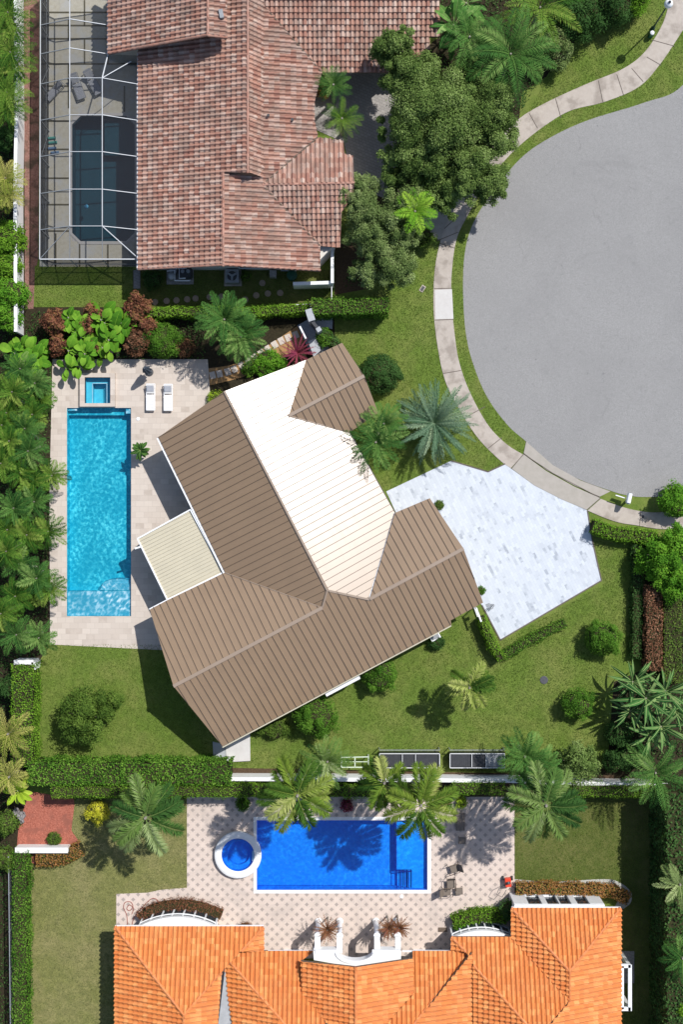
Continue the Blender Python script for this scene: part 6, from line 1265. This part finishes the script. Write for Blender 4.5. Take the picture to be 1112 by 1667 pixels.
# raised beds with mesh lids
def bedframe(x0, y0, x1, y1, label, divs):
    z = .85; A, B = g(x0, y0 + 6, z), g(x1, y1, z); t = thing('raised_bed', ((A.x + B.x) / 2, (A.y + B.y) / 2, 0), label, 'raised bed', 'dark raised beds along the white wall')
    for (a, b) in (((A.x, A.y), (B.x, A.y)), ((B.x, A.y), (B.x, B.y)), ((B.x, B.y), (A.x, B.y)), ((A.x, B.y), (A.x, A.y))):
        mb = MB(); mb.bar((*a, z / 2), (*b, z / 2), .06, z - .05); mb.build('side_panel', M['darkmetal'], t)
    mb = MB()
    for (a, b) in (((A.x, A.y), (B.x, A.y)), ((B.x, A.y), (B.x, B.y)), ((B.x, B.y), (A.x, B.y)), ((A.x, B.y), (A.x, A.y))): mb.bar((*a, z), (*b, z), .045, .05)
    for d in divs: X = A.x + (B.x - A.x) * d; mb.bar((X, A.y, z), (X, B.y, z), .035, .05)
    mb.build('rim', M['whitemetal'], t)
    xs_ = [0] + list(divs) + [1]
    for i, (a, b) in enumerate(zip(xs_[:-1], xs_[1:])):
        Xa, Xb = A.x + (B.x - A.x) * a + .04, A.x + (B.x - A.x) * b - .04; mb = MB(); mb.box(((Xa + Xb) / 2, (A.y + B.y) / 2, z - .12), (Xb - Xa, abs(A.y - B.y) - .1, .02))
        k = int((Xb - Xa) / .14)
        for j in range(k): mb.box((Xa + (j + .5) * (Xb - Xa) / k, (A.y + B.y) / 2, z - .10), (.02, abs(A.y - B.y) - .1, .02))
        mb.build('lid', M['darkmetal' if i < 2 else 'greymetal'] if x0 > 700 else M['darkmetal'], t)
    # rear screen rail
    C_, D_ = g(x0, y0 - 0, 1.0), g(x1, y0, 1.0); mb = MB(); mb.bar(C_, D_, .05, .05); 
    for q in (C_, D_): mb.box((q.x, q.y, .5), (.05, .05, 1.0))
    mb.build('rear_rail', M['greymetal'], t)
    return t
bedframe(618, 1221, 716, 1250, 'left dark raised bed with white rim standing behind the tallest palm', (.38, .6)); bedframe(733, 1221, 822, 1250, 'right dark raised bed with grey lids beside the dark palm', (.4, .66))
t = thing('trellis', g(580, 1243), 'pale green metal trellis frame at the left of the raised beds', 'trellis'); mb = MB()
pts = [g(556, 1233, .8), g(600, 1232, .8), g(600, 1249, .8), g(556, 1249, .8)]
for a, b in zip(pts, pts[1:] + pts[:1]): mb.bar(a, b, .07, .05)
mb.bar(g(578, 1233, .8), g(578, 1249, .8), .07, .05); mb.bar(g(556, 1240, .8), g(600, 1240, .8), .05, .05); mb.build('frame', pm('pale green metal', (.62, .70, .55), (.55, .62, .48), 3, .5), t)
for q in pts: MB().box((q.x, q.y, .39), (.06, .06, .76)).build('post', M['whitemetal'], t)
# ---------------------------------------------------------------- street things
t = thing('mailbox', g(1022, 812), 'white mailbox on a post with a side arm beside the road edge', 'mailbox'); P0, Pm = g(1021, 815), g(1025, 811, 1.15)
mb = MB(); mb.box((P0.x, P0.y, .55), (.13, .13, 1.1)); mb.build('post', M['whitemetal'], t)
a_ = .22; R_ = Matrix.Rotation(-a_, 3, 'Z'); cM = Vector((Pm.x, Pm.y, 1.1)); mb = MB(); mb.box(cM, (.34, .72, .2), M=R_)
pr_ = [(-.17, .1), (-.12, .22), (0, .27), (.12, .22), (.17, .1)]
V = [cM + R_ @ Vector((x, s2 * .36, z)) for s2 in (-1, 1) for x, z in pr_]; mb.add(V, [(4, 3, 2, 1, 0), (5, 6, 7, 8, 9)] + [(i, i + 1, i + 6, i + 5) for i in range(4)]); mb.build('box', M['whitemetal'], t)
mb = MB(); e = cM + R_ @ Vector((0, -.40, .05)); mb.box(e, (.22, .08, .16), M=R_); mb.build('door', M['greywall'], t)
mb = MB(); mb.bar(g(1019, 811, .9), g(1003, 806, .9), .07, .07); mb.build('arm', M['whitemetal'], t)
MB().bar(g(1018, 811, .55), g(1004, 806.5, .55), .05, .3).build('sign_plate', M['whitemetal'], t)
t = thing('street_lamp', g(1062, 50), 'white globe street lamp beside the curving sidewalk at the top right', 'street lamp'); b = g(1063, 47); zt = 4.3
mb = MB(); mb.lathe(b, [(.16, .01), (.16, .2), (.08, .35), (.055, 1.0), (.05, zt - .3), (.09, zt - .25)], 12); mb.build('pole', pm('dark green pole', (.03, .07, .05), (.04, .08, .06), 3, .5), t)
mb = MB(); mb.lathe(b, [(.12, zt - .25), (.27, zt - .05), (.32, zt + .15), (.24, zt + .35), (.01, zt + .45)], 18); mb.build('lamp_globe', M['whitemetal'], t, smooth=True)
mb = MB(); mb.lathe(b, [(.10, zt + .43), (.10, zt + .5), (.02, zt + .56)], 10); mb.build('finial', M['darkmetal'], t)
t = thing('junction_post', g(1059, 57), 'small green utility post with a pale cap beside the street lamp', 'utility post'); b = g(1059, 59); MB().box(b + Vector((0, 0, .3)), (.28, .28, .6)).build('post', pm('green utility plastic', (.04, .16, .08), (.03, .12, .06), 3, .5), t)
mb = MB(); mb.lathe(b + Vector((0, 0, .6)), [(.16, 0), (.15, .1), (.01, .16)], 12); mb.build('cap', M['whitemetal'], t)
# pressure washer
t = thing('pressure_washer', g(824, 1434), 'orange red wheeled pressure washer on the diamond paving', 'pressure washer'); b = g(825, 1433)
mb = MB(); mb.box(b + Vector((.05, 0, .45)), (.42, .62, .35), .1); mb.build('body', M['red'], t); mb = MB(); mb.tube([b + Vector((.02, .05, .62)), b + Vector((.06, -.1, .7))], .17, 12); mb.build('engine', M['darkmetal'], t)
for x in (-.3, .36): 
    mb = MB(); mb.tube([b + Vector((x, .22, .18)), b + Vector((x + .08, .22, .18))], .17, 16); mb.build('wheel', M['darkmetal'], t)
mb = MB(); mb.tube([b + Vector((-.15, -.2, .4)), b + Vector((-.65, -.35, .8)), b + Vector((-.85, -.75, .95)), b + Vector((-.45, -.95, .95)), b + Vector((-.1, -.5, .7))], .022, 7); mb.build('handle', M['darkmetal'], t)
mb = MB(); mb.tube([b + Vector((.2, -.2, .4)), b + Vector((.5, -.5, .1)), b + Vector((.9, -.75, .05)), b + Vector((.55, -1.0, .05))], .018, 6); mb.build('hose', M['darkmetal'], t)
mb = MB(); pts = [(g(x, y) + Vector((0, 0, .05))) for x, y in smooth_line([(207, 1508), (206, 1490), (201, 1478), (203, 1469), (212, 1468), (216, 1475), (211, 1482), (206, 1479), (210, 1473), (217, 1478), (214, 1488)], 6)]; mb.tube(pts, .025, 6)
o = mb.build('garden_hose', M['hose']); tag(o, 'thin red hose coiled in small loops at the left corner of the paving', 'hose')
mb = MB(); pts = [(g(x, y) + Vector((0, 0, .055))) for x, y in smooth_line([(214, 1508), (218, 1493), (230, 1478), (246, 1463), (256, 1465), (255, 1474), (242, 1477), (228, 1478)], 6)]; mb.tube(pts, .025, 6)
o = mb.build('garden_hose', M['hose']); tag(o, 'thin red hose stretched in one wide loop beside the coiled hose', 'hose')
# utility box under the long eave and a barbecue by the garage
t = thing('utility_box', g(709, 1039), 'small white unit beside the long brown eave near the shrub', 'utility box'); b = g(709, 1037, .9); b.z = 0; MB().box(b + Vector((0, 0, .4)), (.75, .45, .75), .5).build('body', M['whitemetal'], t); MB().box(b + Vector((0, 0, .79)), (.6, .3, .03), .5).build('lid', M['greymetal'], t)
t = thing('bicycle_rack', g(797, 987), 'small dark metal object leaning at the garage corner on the white driveway', 'rack'); b = g(797, 988)
for i in range(3): MB().tube([b + Vector((-.2 + i * .15, -.15, .02)), b + Vector((-.15 + i * .15, -.1, .5)), b + Vector((.1 + i * .1, .15, .5)), b + Vector((.1 + i * .1, .2, .02))], .02, 6).build('hoop', M['darkmetal'], t)
bush(716, 822, 9, .8, 'tiny green plant at the corner of the right roof wing', M['olive'], 320, 450, .1)
bush(784, 962, 8, .9, 'small plant peeking out beside the right gable', M['hedge'], 321, 400, .1)
